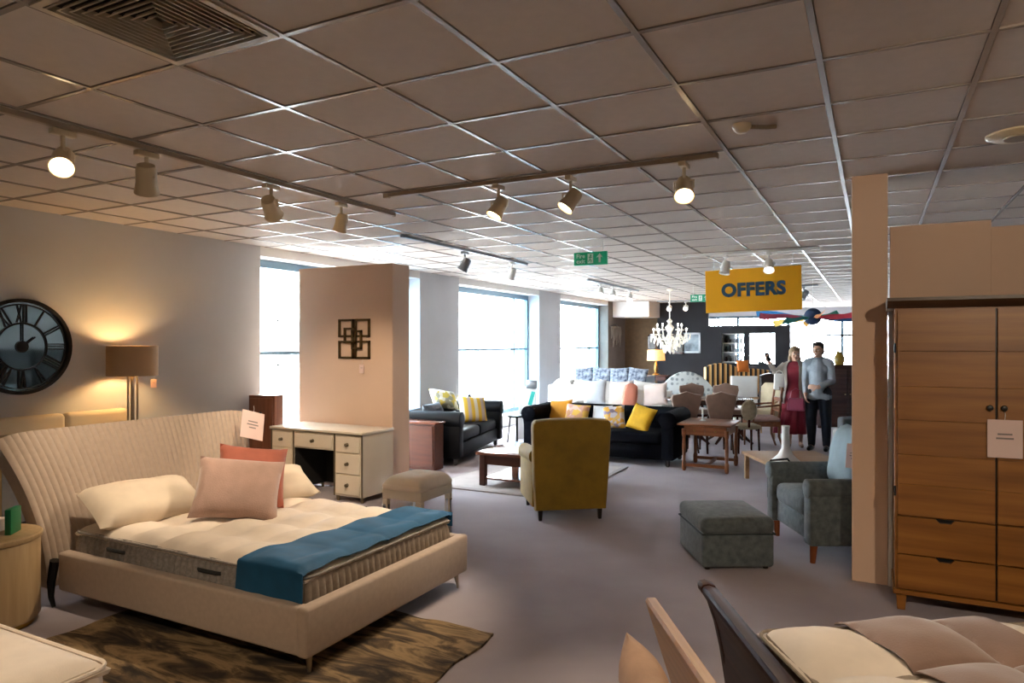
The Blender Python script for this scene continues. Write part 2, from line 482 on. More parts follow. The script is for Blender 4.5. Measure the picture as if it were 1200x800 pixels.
def spotlight(p, target, label, m, on=None, size=1.0, watts=None, angle=58, blend=0.7):
    """head on a stem under the track; it points at target"""
    t = thing('spotlight', label, 'spotlight', (p[0], p[1], CE - 0.036), 0, 'track spotlights')
    s = size
    MB().bx(-0.022 * s, 0.022 * s, -0.06 * s, 0.06 * s, -0.032, 0, bev=0.006).build('adapter', m, t)
    MB().cyl((0, 0, -0.03), (0, 0, -0.115), 0.011 * s).build('stem', m, t)
    hp = Vector((0, 0, -0.165)); tr = (Vector(target) - (Vector((p[0], p[1], CE - 0.036)) + hp)).normalized()
    q = (-tr).to_track_quat('Z', 'Y').to_matrix().to_4x4()
    h = MB().lathe([(0.018 * s, 0.085 * s), (0.042 * s, 0.078 * s), (0.05 * s, 0.05 * s), (0.052 * s, -0.02 * s), (0.06 * s, -0.062 * s), (0.063 * s, -0.07 * s), (0.056 * s, -0.07 * s), (0.046 * s, -0.05 * s), (0.02 * s, -0.045 * s)], 20, hp, q)
    h.build('housing', m, t)
    yk = MB().tube([hp + Vector((0.058 * s, 0, 0)), hp + Vector((0.058 * s, 0, 0.05)), (0.0, 0, -0.112), hp + Vector((-0.058 * s, 0, 0.05)), hp + Vector((-0.058 * s, 0, 0))], 0.006 * s, 6)
    yk.build('yoke', m, t)
    MB().lathe([(0.044 * s, -0.049 * s), (0.045 * s, -0.054 * s), (0.03 * s, -0.060 * s), (0.004, -0.063 * s)], 18, hp, q).build('lens', on or M_white, t)
    if watts:
        l = bpy.data.lights.new('spot_beam', 'SPOT'); l.energy = watts; l.color = WARM; l.spot_size = math.radians(angle); l.spot_blend = blend; l.shadow_soft_size = 0.04
        lo = bpy.data.objects.new('spot_beam', l); COL.objects.link(lo); lo.parent = t
        lo.location = hp + tr * 0.085; lo.rotation_euler = (-q.to_3x3().col[2]).to_track_quat('-Z', 'Y').to_euler()
    return t


SP = SPOT
spotlight((-3.83, 2.18), (-2.2, 1.0, 0.9), 'glowing spotlight at the left end of the long bronze track facing the room', M_cream, M_lit, 1.05, SP * 0.8)
spotlight((-3.83, 2.66), (-4.9, 3.5, 0.5), 'cream spotlight on the long bronze track turned towards the wall clock', M_cream, M_lit, 1.15, SP * 1.3, 70)
spotlight((-3.83, 3.62), (-5.3, 6.3, 0.75), 'cream spotlight on the long bronze track turned towards the beige display wall', M_cream, M_lit, 1.1, SP * 2.2, 44)
spotlight((-3.83, 4.36), (-4.6, 4.5, 0.5), 'small cream spotlight last on the long bronze track', M_cream, M_lit, 0.95, SP * 0.9)
spotlight((-2.39, 4.38), (-3.2, 3.4, 0.5), 'lit spotlight at the left of the crossing bronze track', M_cream, M_lit, 1.0, SP * 1.1, 64)
spotlight((-1.83, 4.38), (-3.1, 3.2, 0.4), 'lit spotlight in the middle of the crossing bronze track tilted to the bed', M_cream, M_lit, 1.0, SP * 1.1, 64)
spotlight((-1.06, 4.38), (-0.6, 2.6, 0.5), 'bright spotlight at the right end of the crossing bronze track', M_cream, M_lit, 1.05, SP * 1.1, 64)
spotlight((-4.50, 7.38), (-5.6, 7.0, 0.5), 'unlit grey spotlight first on the grey track over the leather sofa', M_grey, None, 1.1)
spotlight((-4.50, 8.64), (-5.6, 9.0, 0.5), 'pale spotlight second on the grey track over the leather sofa', M_white, M_litw, 1.0)
for k, y in enumerate((12.5, 13.2, 14.3)):
    spotlight((-4.62, y), (-4.2, y - 1.5, 0.9), ('nearest', 'middle', 'farthest')[k] + ' white spotlight on the pale track beside the last window', M_white, M_litw, 1.15)
spotlight((-1.70, 9.22), (-2.0, 8.6, 0.5), 'white spotlight hanging in front of the yellow sign at its left', M_white, None, 1.1)
spotlight((-1.17, 9.22), (-1.0, 8.0, 1.0), 'lit white spotlight hanging in front of the yellow sign at its right', M_white, M_litw, 1.1)
spotlight((-5.0, 19.0), (-5.0, 17, 1.3), 'lit spotlight left of a pair before the charcoal partition', M_white, M_litw, 1.1)
spotlight((-4.55, 19.0), (-4.5, 17, 1.3), 'lit spotlight right of a pair before the charcoal partition', M_white, M_litw, 1.1)
spotlight((-1.25, 15.1), (-2.4, 14.6, 0.8), 'grey spotlight hanging behind the blue ball by the yellow sign', M_grey, None, 1.3)
# unseen track and spotlights, added to warm the near beds and wardrobe
track(-3.4, 1.6, 0.15, 0.15, 'unseen bronze light track added over the near beds just behind the viewer', M_trackb)
for x, tg, f in ((-2.9, (-3.1, 1.0, 0.6), 0.8), (-1.0, (-2.3, 3.0, 0.3), 0.7), (0.2, (0.5, 2.3, 0.6), 1.0), (1.3, (0.65, 5.0, 1.0), 2.3)):
    spotlight((x, 0.15), tg, ('leftmost', 'second from left', 'third from left', 'rightmost')[(-2.9, -1.0, 0.2, 1.3).index(x)] + ' added spotlight on the unseen track over the near beds', M_cream, M_lit, 1.0, SP * f, 64)

sd = thing('smoke_detector', 'round smoke detector with a bracket arm on a ceiling tile', 'detector', (-0.63, 3.88, CE + 0.003))
MB().lathe([(0.05, 0.0), (0.05, -0.012), (0.042, -0.03), (0.025, -0.045), (0.004, -0.047)], 20).build('head', M_cream, sd)
MB().tube([(0.03, 0.02, -0.012), (0.12, 0.07, -0.012), (0.16, 0.10, -0.006)], 0.012, 8).build('arm', mat('taupe_plastic', '8e7c66', rough=0.5), sd)
cv = thing('ceiling_fitting', 'flat round fitting on the ceiling at the upper right', 'ceiling fitting', (0.72, 4.75, CE + 0.002))
MB().lathe([(0.16, 0), (0.16, -0.01), (0.14, -0.022), (0.004, -0.024)], 28).build('grille', M_cream, cv)
MB().lathe([(0.075, -0.02), (0.075, -0.032), (0.004, -0.034)], 20).build('cap', MATS['taupe_plastic'], cv)


# ------------------------------------------------------------------ hanging signs
def text_mb(body, size, depth, m, name, parent, loc, rot, bold=0.0, align='CENTER'):
    cu = bpy.data.curves.new('lettering', 'FONT'); cu.body = body; cu.size = size; cu.extrude = depth; cu.align_x = align; cu.align_y = 'CENTER'; cu.offset = bold; cu.space_character = 1.0 + bold * 4
    cu.resolution_u = 4
    to = bpy.data.objects.new('lettering', cu); COL.objects.link(to)
    dg = bpy.context.evaluated_depsgraph_get(); me = bpy.data.meshes.new_from_object(to.evaluated_get(dg))
    bpy.data.objects.remove(to); bpy.data.curves.remove(cu)
    me.materials.clear(); me.materials.append(m)
    o = bpy.data.objects.new(name, me); COL.objects.link(o); o.parent = parent; o.location = loc; o.rotation_euler = rot; o['kind'] = 'stuff'
    return o


M_yel = mat('sign_yellow', 'f0ad0c', rough=0.5, var=0.02)
M_navyprint = mat('sign_blue', '1d4a63', rough=0.5, var=0.02)
of = thing('offers_sign', 'large yellow hanging sign reading OFFERS in dark blue', 'sign', (-1.425, 9.6, 2.385))
MB().bx(-0.605, 0.605, -0.008, 0.008, -0.285, 0.285, bev=0.002, seg=1).build('board', M_yel, of, rot=(0, math.radians(-1.2), 0))
tx = text_mb('OFFERS', 0.235, 0.002, M_navyprint, 'lettering', of, (0.01, -0.011, 0.0), (PI / 2, math.radians(-1.2), 0), 0.011)
for x in (-0.5, 0.5):
    MB().cyl((x, 0, 0.27), (x, 0, CE - 2.385), 0.003, n=6).build('wire', M_grey, of)

M_grn = mat('exit_green', '0b7a55', rough=0.4, var=0.02, emis='0b7a55', estr=0.5)
M_prw = mat('print_white', 'e8efe9', rough=0.5, var=0.0)


def exit_sign(loc, s, label):
    e = thing('exit_sign', label, 'sign', loc, 0, 'green exit signs')
    MB().bx(-0.20 * s, 0.20 * s, -0.02, 0.02, -0.075 * s, 0.075 * s, bev=0.004, seg=1).build('panel', M_grn, e)
    text_mb('Fire', 0.068 * s, 0.001, M_prw, 'lettering', e, (-0.115 * s, -0.0215, 0.03 * s), (PI / 2, 0, 0), 0.001)
    text_mb('exit', 0.068 * s, 0.001, M_prw, 'lettering', e, (-0.115 * s, -0.0215, -0.03 * s), (PI / 2, 0, 0), 0.001)
    rm = MB()                                    # running figure in a doorway
    for c in ((-0.028, 0, 0.05, -0.05),):
        rm.bx(-0.030 * s, 0.038 * s, -0.022, -0.0195, -0.055 * s, 0.055 * s)
    rm.build('doorway_print', M_prw, e, smooth=0)
    f = MB().ball((0.008 * s, -0.0225, 0.036 * s), 0.010 * s, (1, 0.15, 1), 10)
    for a, b in (((0.006, 0.026), (-0.002, -0.008)), ((-0.002, -0.008), (0.014, -0.022)), ((0.014, -0.022), (0.008, -0.046)), ((-0.002, -0.008), (-0.012, -0.030)), ((-0.012, -0.03), (-0.022, -0.034)), ((0.005, 0.02), (0.022, 0.008)), ((0.005, 0.02), (-0.014, 0.012))):
        f.cyl((a[0] * s, -0.0225, a[1] * s), (b[0] * s, -0.0225, b[1] * s), 0.0048 * s, n=6)
    ff = f.build('running_figure', M_grn, e); ff['kind'] = 'stuff'
    MB().prism([(0.115 * s, 0.055 * s), (0.155 * s, 0.005 * s), (0.127 * s, 0.015 * s), (0.127 * s, -0.05 * s), (0.103 * s, -0.05 * s), (0.103 * s, 0.015 * s), (0.075 * s, 0.005 * s)], -0.022, -0.0195).build('arrow', M_prw, e, smooth=0)
    for x in (-0.15 * s, 0.15 * s):
        MB().cyl((x, 0, 0.07 * s), (x, 0, CE - loc[2]), 0.004, n=6).build('rod', M_white, e)
    return e


exit_sign((-2.87, 7.46, 2.645), 1.0, 'green fire exit sign with arrow hanging clear below the ceiling')
exit_sign((-3.15, 14.4, 2.60), 1.0, 'small far green exit sign peeping out left of the yellow sign')

# hanging blue ball with coloured streamers
hb = thing('hanging_decoration', 'dark blue hanging ball with fan of coloured paper streamers', 'decoration', Wd(12.6, 5.45, 2.16))
MB().ball((0, 0, 0), 0.155, n=24).build('ball', mat('ball_blue', '1c3558', rough=0.6), hb)
MB().cyl((0, 0, 0.15), (0, 0, CE - 2.16), 0.003, n=6).build('cord', M_white, hb)
cols = ['c8344a', '2aa58c', 'e8a23c', 'f0d06a', '2f7fb8', 'd9607a', '35b0a0', 'f2a66a', 'c8344a', '3a6fae']
for k, c in enumerate(cols):
    a = T + k * 2 * PI / len(cols) + 0.06
    m = mat('streamer_' + c, c, rough=0.6, var=0.03)
    L = 0.85
    def fn(u, v, a=a, L=L, k=k):
        r_ = 0.14 + L * u; w = (0.05 + 0.09 * u) * (v - 0.5); ph = a - T
        z = r_ * (0.10 * math.sin(ph * 3) + 0.05 * math.cos(ph * 2)) - 0.02 + 0.012 * math.sin(u * 7 + k)
        return (r_ * math.cos(a) - 0.6 * w * math.sin(a), r_ * math.sin(a) + 0.6 * w * math.cos(a), z + 0.8 * w)
    MB().sheet(fn, 10, 2, 0.003).build('streamer', m, hb)
# ================================================================== bedroom corner, left
M_bedfab = mat('oatmeal_fabric', 'b3a190', rough=0.85, var=0.05, scale=30, bump=0.15, bscale=300, sheen=0.2)
M_quilt = mat('cream_ticking', 'ddd0c0', rough=0.85, var=0.04, scale=12, bump=0.1, bscale=200, sheen=0.1)
M_border = mat('grey_tweed', '8f8984', rough=0.9, var=0.2, scale=60, bump=0.2, bscale=250)
M_borderb = mat('beige_border', '8f8274', rough=0.9, var=0.12, scale=40, bump=0.2, bscale=250)
M_teal = mat('teal_velvet', '084e74', rough=0.75, var=0.15, scale=7, bump=0.08, bscale=90)
M_metal = mat('satin_steel', 'a39a8c', rough=0.3, metal=0.9, var=0.05)
M_pill = mat('pillow_linen', 'cfc0ab', rough=0.9, var=0.05, scale=10, bump=0.15, bscale=200)
M_tagp = mat('tag_paper', 'e3c9c2', rough=0.7, var=0.02)
M_print = mat('grey_print', '8b7f7c', rough=0.7, var=0.0)

bed = thing('upholstered_bed', 'oatmeal fabric bed with winged ribbed headboard and steel legs', 'bed', (-3.60, 3.36, 0))
HX = -1.02                                             # headboard foot, local x
HN = 44


def head(u, v, off):
    h = 0.80 + 0.185 * v ** 1.6
    w = 2 * u - 1
    x = HX - 0.30 * v ** 2.0 + 0.02 * v - 0.05 * abs(w) ** 3 * (1 - v)
    ridge = 0.008 * abs(math.sin(PI * u * HN)) * min(1, v * 6 + 0.2)
    z = 0.12 + 0.985 * v - 0.045 * abs(w) ** 14 * v ** 4
    ang = math.atan2(0.6 * v, 1.0)
    return Vector((x + (ridge if off == 0 else -off) * math.cos(ang), w * h, z + (ridge if off == 0 else -off) * math.sin(ang)))


hm = MB(); t = bmesh.new(); NU, NV = HN * 6, 14
F = [[t.verts.new(head(i / NU, j / NV, 0)) for j in range(NV + 1)] for i in range(NU + 1)]
B = [[t.verts.new(head(i / NU, j / NV, 0.11)) for j in range(NV + 1)] for i in range(NU + 1)]
for i in range(NU):
    for j in range(NV):
        t.faces.new((F[i][j], F[i + 1][j], F[i + 1][j + 1], F[i][j + 1])); t.faces.new((B[i][j], B[i][j + 1], B[i + 1][j + 1], B[i + 1][j]))
    t.faces.new((F[i][NV], F[i + 1][NV], B[i + 1][NV], B[i][NV])); t.faces.new((F[i][0], B[i][0], B[i + 1][0], F[i + 1][0]))
for j in range(NV):
    t.faces.new((F[0][j], F[0][j + 1], B[0][j + 1], B[0][j])); t.faces.new((F[NU][j], B[NU][j], B[NU][j + 1], F[NU][j + 1]))
bmesh.ops.recalc_face_normals(t, faces=t.faces[:]); hm._take(t)
hm.build('headboard', M_bedfab, bed, smooth=50)
for sy in (-1, 1):
    MB().bx(HX + 0.02, 1.06, sy * 0.735 - 0.038, sy * 0.735 + 0.038, 0.11, 0.355, bev=0.018, seg=3).build('side_rail', M_bedfab, bed)
MB().bx(1.03, 1.105, -0.775, 0.775, 0.105, 0.36, bev=0.02, seg=3).build('foot_rail', M_bedfab, bed)
MB().bx(HX + 0.03, 1.03, -0.70, 0.70, 0.17, 0.215).build('base', mat('black_lining', '1b1918', rough=0.9), bed)
for x, y in ((1.05, -0.70), (1.05, 0.70), (-1.06, -0.78), (-1.06, 0.78)):
    if x > 0:
        MB().cyl((x, y, 0.11), (x + 0.012, y * 1.01, 0.0), 0.020, 0.008, 10).build('leg', M_metal, bed)
    else:
        MB().tube([(x + 0.04, y, 0.30), (x + 0.0, y, 0.16), (x, y, 0.06), (x + 0.03, y, 0.0)], [0.03, 0.026, 0.018, 0.012], 8).build('leg', M_dark, bed)

# mattress on the bed
mt = thing('mattress', 'cream tufted mattress with grey ribbed border on the oatmeal bed', 'mattress', (-3.575, 3.36, 0.216))
MX, MY, MZ = 0.985, 0.685, 0.29


def soft_top(mx, my, z, px, py, amp, seed):
    def fn(u, v):
        x = (2 * u - 1) * mx; y = (2 * v - 1) * my
        e = min(1, (1 - abs(2 * u - 1)) * mx / 0.07, (1 - abs(2 * v - 1)) * my / 0.07)
        b = abs(math.sin(PI * (x + mx) / px) * math.sin(PI * (y + my) / py)) ** 0.36
        return (x, y, z - 0.045 * (1 - e) ** 2 + amp * (b - 0.62) * e + 0.006 * noise.noise(Vector((x * 4, y * 4, seed))))
    return fn


def mattress_body(root, mx, my, mz, mside, mfoot, rib=0.03, amp=0.006, topm=None, px=0.30, py=0.30, tamp=0.028, handles=None):
    b = MB(); t = bmesh.new(); per = []
    n1, n2 = int(2 * mx / rib) * 4, int(2 * my / rib) * 4; R = 0.06
    def at(s):
        tot = [2 * mx, 2 * my, 2 * mx, 2 * my]
        return s
    loop = []
    for k in range(n1):
        loop.append((-mx + 2 * mx * k / n1, -my, 0, -1))
    for k in range(n2):
        loop.append((mx, -my + 2 * my * k / n2, 1, 0))
    for k in range(n1):
        loop.append((mx - 2 * mx * k / n1, my, 0, 1))
    for k in range(n2):
        loop.append((-mx, my - 2 * my * k / n2, -1, 0))
    rings = []
    for zi in range(6):
        f = zi / 5; ring = []
        for k, (x, y, nx, ny) in enumerate(loop):
            o_ = amp * math.sin(PI * f) * abs(math.sin(PI * k / 4)) * 2 - 0.012 * (abs(2 * f - 1) ** 4)
            cx = max(-mx + R, min(mx - R, x)); cy = max(-my + R, min(my - R, y))
            dx, dy = x - cx, y - cy; L = math.hypot(dx, dy) or 1
            if abs(dx) > 1e-6 and abs(dy) > 1e-6:
                x, y = cx + dx / L * R, cy + dy / L * R; nx, ny = dx / L, dy / L
            ring.append(t.verts.new((x + nx * o_, y + ny * o_, f * (mz - 0.03))))
        rings.append(ring)
    n = len(loop)
    for a, c in zip(rings, rings[1:]):
        for k in range(n):
            t.faces.new((a[k], a[(k + 1) % n], c[(k + 1) % n], c[k]))
    t.faces.new(rings[0][::-1]); t.faces.new(rings[-1]); b._take(t)
    bo = b.build('border', mside, root, smooth=60)
    if mfoot:
        bo.data.materials.append(mfoot)
        for p in bo.data.polygons:
            if p.center.x > mx - 0.03 and abs(p.normal.z) < 0.9:
                p.material_index = 1
    MB().sheet(soft_top(mx + 0.004, my + 0.004, mz, px, py, tamp, mx), int(mx * 44), int(my * 44), 0.02).build('quilted_top', topm or M_quilt, root, smooth=60)
    pi_ = []
    for k in range(40):
        a = 2 * PI * k / 40; c, s = math.cos(a), math.sin(a)
        pi_.append((math.copysign(mx - 0.06, c) + 0.068 * c, math.copysign(my - 0.06, s) + 0.068 * s, mz - 0.035))
    MB().tube(pi_, 0.007, 6, closed=True).build('piping', mside, root)
    for (x, y, hz) in handles or ():
        MB().tube([(x - 0.09, y, hz), (x - 0.07, y - 0.012, hz), (x + 0.07, y - 0.012, hz), (x + 0.09, y, hz)], 0.012, 8).build('handle', mat('handle_cord', '2b2c2d', rough=0.8), root)


mattress_body(mt, MX, MY, MZ, M_border, M_borderb, rib=0.05, amp=0.012, handles=((-0.55, -MY - 0.004, 0.19), (0.28, -MY - 0.004, 0.19)), px=0.26, py=0.34, tamp=0.055)


# teal throw over the foot of the mattress
def throw(u, v):
    y = -0.70 + 1.4 * v; x0 = 0.50 + 0.17 * v; x1 = 0.992
    L = 0.235
    s = v * (1.4 + L + 0.10) - L
    x = x0 + (x1 - x0) * u
    wr = 0.011 * noise.noise(Vector((x * 5, s * 6, 3.1))) + 0.006 * math.sin(s * 17 + x * 9)
    if s < 0:
        return Vector((x + 0.02 * math.sin(u * 9) * (-s / L), -0.706 - 0.006 - 0.012 * abs(math.sin(u * 8)) * (-s / L), MZ + 0.012 + s))
    if s > 1.4:
        return Vector((x, 0.708 + 0.004, MZ + 0.012 - (s - 1.4)))
    edge = max(0, 1 - min(s, 1.4 - s) / 0.05)
    b = abs(math.sin(PI * (x + MX) / 0.26) * math.sin(PI * (s - 0.7 + MY) / 0.34)) ** 0.45
    ex = max(0, 1 - (0.992 - x) / 0.07)
    return Vector((x, -0.706 + s * 1.012, MZ + 0.024 + wr * (1 - edge) + 0.014 * (b - 0.5) - 0.014 * edge ** 2 - 0.026 * ex ** 2))


th = MB().sheet(throw, 26, 110, 0.006).build('throw', M_teal, None, (-3.575, 3.36, 0.216), smooth=60)
tag(th, 'teal velvet throw folded over the foot of the cream mattress', 'throw')


def cushion(name, label, w, h, t, loc, rot, m, group=None, pinch=0.07, cat='cushion'):
    o = MB().cushion(w, h, t, pinch=pinch).build(name, m, None, loc, rot, smooth=60)
    return tag(o, label, cat, group)


D = math.radians
def on_bed(name, label, w, h, t, loc, yaw, lean, roll, m, **k):
    M = Matrix.Rotation(D(yaw), 3, 'Z') @ Matrix.Rotation(D(lean), 3, 'X') @ Matrix.Rotation(D(roll), 3, 'Y')
    return cushion(name, label, w, h, t, loc, M.to_euler(), m, **k)


on_bed('pillow', 'cream linen pillow lying left at the headboard', 0.72, 0.42, 0.20, (-4.36, 3.02, 0.615), 82, -66, 2, M_pill, cat='pillow', pinch=0.03)
on_bed('pillow', 'pale linen pillow right, half hidden by the pink cushion', 0.74, 0.44, 0.18, (-4.10, 3.80, 0.60), 62, -70, -4, M_pill, cat='pillow', pinch=0.05)
M_pink = mat('pink_chenille', 'a88a7d', rough=0.85, var=0.10, scale=9, bump=0.3, bscale=120, sheen=0.4)
M_coral = mat('coral_velvet', '9c5440', rough=0.75, var=0.12, scale=8, bump=0.1, bscale=100, sheen=0.15)
on_bed('cushion', 'dusty pink chenille cushion at the front on the bed', 0.56, 0.46, 0.17, (-3.84, 3.34, 0.69), 50, -38, 9, M_pink)
on_bed('cushion', 'coral cushion standing behind the dusty pink cushion on the bed', 0.48, 0.46, 0.16, (-4.00, 3.60, 0.72), 58, -30, 10, M_coral)


def price_tag(label, loc, rot, w, h, lines=3):
    t = thing('price_tag', label, 'price tag', loc); t.rotation_euler = rot
    MB().box((0, 0, 0), (w, 0.003, h), 0.001, seg=1).build('card', M_tagp, t, smooth=0)
    p = MB()
    for k in range(lines):
        p.box((0, -0.0022, h * 0.12 - k * h * 0.11), (w * (0.42, 0.5, 0.3)[k % 3], 0.0008, h * 0.045))
    q = p.build('print', M_print, t, smooth=0); q['kind'] = 'stuff'
    MB().tube([(0, 0, h / 2), (0.004, 0.006, h / 2 + 0.03), (0, 0.012, h / 2 + 0.06)], 0.0015, 5).build('string', M_white, t)
    return t


price_tag('white price tag hung on the right corner of the ribbed headboard', (-4.68, 4.22, 0.985), (D(-26), D(17), D(70)), 0.20, 0.25)

# shaggy hide-patterned rug
M_hide = pattern('hide_rug', 'hide', ('0d0a08', '2a2017', '55442f', '8f7755', '3d2f20'), scale=2.0, rough=0.9)
rg = MB()
def rugf(u, v):
    x = -1.10 + 2.2 * u + 0.012 * math.sin(v * 23); y = -0.82 + 1.64 * v + 0.012 * math.sin(u * 31)
    return (x, y, 0.016 + 0.005 * noise.noise(Vector((x * 9, y * 9, 0))))
rg.sheet(rugf, 90, 60, 0.014)
tag(rg.build('rug', M_hide, None, (-3.03, 2.68, 0), smooth=60), 'brown and black hide patterned rug under the oatmeal bed', 'rug')

# near mattress at the lower left, on its divan
dv = thing('divan_bed', 'pale divan with a cream tufted mattress corner at the lower left', 'bed', (-3.41, 0.78, 0))
MB().bx(-1.03, 1.02, -0.70, 0.69, 0.04, 0.33, bev=0.02).build('base', M_bedfab, dv)
for x in (-0.9, 0.9):
    for y in (-0.6, 0.58):
        MB().cyl((x, y, 0.04), (x, y, 0), 0.03, 0.025).build('foot', M_dark, dv)
dm = thing('mattress', 'pale cream mattress with large tufts lying on the near divan', 'mattress', (-3.41, 0.78, 0.331))
mattress_body(dm, 1.05, 0.72, 0.265, M_quilt, None, rib=0.08, amp=0.004, px=0.42, py=0.48, tamp=0.035)

# round bedside drum with book and papers
db = thing('bedside_table', 'round pale wood drum bedside table by the headboard', 'bedside table', (-4.66, 2.235, 0))
M_ash = wood('pale_ash', 'b79d77', 'a58a64', 'Z', 0.45)
MB().lathe([(0.235, 0.03), (0.25, 0.05), (0.25, 0.50), (0.245, 0.51)], 40).build('body', M_ash, db)
MB().lathe([(0.22, 0.0), (0.22, 0.032)], 30).build('plinth', mat('brass_strip', 'a58135', rough=0.35, metal=0.8), db)
MB().lathe([(0.258, 0.51), (0.262, 0.52), (0.262, 0.535), (0.255, 0.542), (0.004, 0.543)], 40).build('top', M_ash, db)
pt = thing('paper_stack', 'stack of white leaflets on the round bedside table', 'papers', (-4.735, 2.19, 0.544), 0.5)
MB().box((0, 0, 0.035), (0.21, 0.29, 0.07), 0.002, seg=1).build('sheets', mat('white_paper', 'd9cdc3', rough=0.8), pt, smooth=0)
tag(MB().box((0, 0, 0.075), (0.035, 0.13, 0.15), 0.004).build('book', mat('green_cover', '0d7a4e', rough=0.4), None, (-4.585, 2.32, 0.544), (0, 0, 0.7)), 'green book standing on the round bedside table', 'book')

# tall mirrored cabinet behind the drum
mc = thing('mirrored_cabinet', 'mirrored cabinet with gold frame behind the round bedside table', 'cabinet', (-5.9, 2.72, 0))
M_gold = mat('champagne_frame', 'a98c5a', rough=0.35, metal=0.6, var=0.05); M_mir = mat('mirror', 'c5ccd2', rough=0.04, metal=1.0, var=0.01)
MB().bx(-0.22, 0.22, -0.36, 0.36, 0.08, 0.92).build('body', mat('umber_wood', '40301f', rough=0.5), mc)
MB().bx(-0.24, 0.25, -0.38, 0.38, 0.92, 0.95, bev=0.005).build('top', M_gold, mc)
for y0, y1 in ((-0.34, -0.02), (0.02, 0.34)):
    d_ = MB().bx(0.22, 0.235, y0, y1, 0.12, 0.90, bev=0.003, seg=1).build('door', M_gold, mc)
    MB().bx(0.234, 0.239, y0 + 0.05, y1 - 0.05, 0.17, 0.85).build('mirror_panel', M_mir, d_, smooth=0)
for x in (-0.2, 0.2):
    for y in (-0.33, 0.33):
        MB().cyl((x, y, 0.08), (x, y, 0), 0.022, 0.016).build('foot', M_gold, mc)

# cream headboard unit along the wall, lamp table, lamp
ch = thing('wall_headboard', 'long low cream padded headboard standing against the left wall under the clock', 'headboard', (-6.5, 3.1, 0))
M_crm = mat('cream_leather', 'd2c2a6', rough=0.6, var=0.03)
for k in range(4):
    MB().box((0.0, -1.2 + 0.6 * k + 0.3, 0.66), (0.12, 0.595, 0.78), 0.04, seg=3).build('padded_panel', M_crm, ch)
for y in (-1.1, 0, 1.1):
    MB().bx(-0.04, 0.02, y - 0.03, y + 0.03, 0, 0.3).build('leg', M_ash, ch)
lt = thing('lamp_table', 'small dark wood lamp table hidden behind the ribbed headboard', 'side table', (-6.3, 4.23, 0))
MB().lathe([(0.115, 0.70), (0.12, 0.71), (0.12, 0.73), (0.115, 0.74)], 28).build('top', mat('umber_wood', '40301f'), lt)
MB().lathe([(0.03, 0.02), (0.022, 0.3), (0.03, 0.70)], 14).build('stem', MATS['umber_wood'], lt)
MB().lathe([(0.12, 0.0), (0.115, 0.015), (0.03, 0.03)], 24).build('foot', MATS['umber_wood'], lt)
lp = thing('table_lamp', 'lit table lamp with taupe drum shade and twin steel stems by the wall', 'lamp', (-6.3, 4.23, 0.74))
M_shade = mat('taupe_shade', 'c4a480', rough=0.85, var=0.04)
MB().lathe([(0.09, 0), (0.09, 0.02), (0.02, 0.026)], 24).build('base', M_metal, lp)
for y in (-0.045, 0.0, 0.05):
    MB().cyl((0, y, 0.02), (0, y, 0.66), 0.010 if y else 0.018).build('stem', M_metal, lp)
sh = MB(); t = bmesh.new(); n = 40; rr = []
for r_, z in ((0.222, 0.63), (0.222, 0.915), (0.218, 0.915), (0.218, 0.63)):
    rr.append([t.verts.new((r_ * math.cos(2 * PI * i / n), r_ * math.sin(2 * PI * i / n), z)) for i in range(n)])
for q in range(4):
    a, b = rr[q], rr[(q + 1) % 4]
    for i in range(n):
        t.faces.new((a[i], a[(i + 1) % n], b[(i + 1) % n], b[i]))
sh._take(t); sh.build('shade', M_shade, lp)
MB().ball((0, 0, 0.77), 0.035).build('bulb', mat('bulb_warm', 'ffe0a0', emis='ffb55a', estr=12, var=0), lp)
bl = bpy.data.lights.new('lamp_light', 'POINT'); bl.energy = 45; bl.color = (1, 0.66, 0.28); bl.shadow_soft_size = 0.045
bo = bpy.data.objects.new('lamp_light', bl); COL.objects.link(bo); bo.parent = lp; bo.location = (0, 0, 0.77)
price_tag('small pale price label hanging under the taupe lamp shade', (-6.17, 4.36, 1.29), (0, 0, D(50)), 0.05, 0.08, 1)

# mirrored wall clock
ck = thing('wall_clock', 'large round mirrored wall clock with black roman numerals', 'clock', (WX + 0.012, 3.40, 1.65))
ck.rotation_euler = (0, PI / 2, 0)          # local z points into the room, local -x is up
M_ck = mat('clock_iron', '1a1614', rough=0.45, metal=0.3, var=0.1)
MB().lathe([(0.385, 0.0), (0.385, 0.006)], 64).build('mirror_disc', mat('clock_mirror', '8d9492', rough=0.05, metal=1.0, var=0.01), ck)


def ring(r0, r1, z0, z1, n=64):
    t = bmesh.new(); rr = []
    for r_, z in ((r0, z0), (r1, z0), (r1, z1), (r0, z1)):
        rr.append([t.verts.new((r_ * math.cos(2 * PI * i / n), r_ * math.sin(2 * PI * i / n), z)) for i in range(n)])
    for q in range(4):
        a, b = rr[q], rr[(q + 1) % 4]
        for i in range(n):
            t.faces.new((a[i], a[(i + 1) % n], b[(i + 1) % n], b[i]))
    bmesh.ops.recalc_face_normals(t, faces=t.faces[:])
    return MB()._take(t)


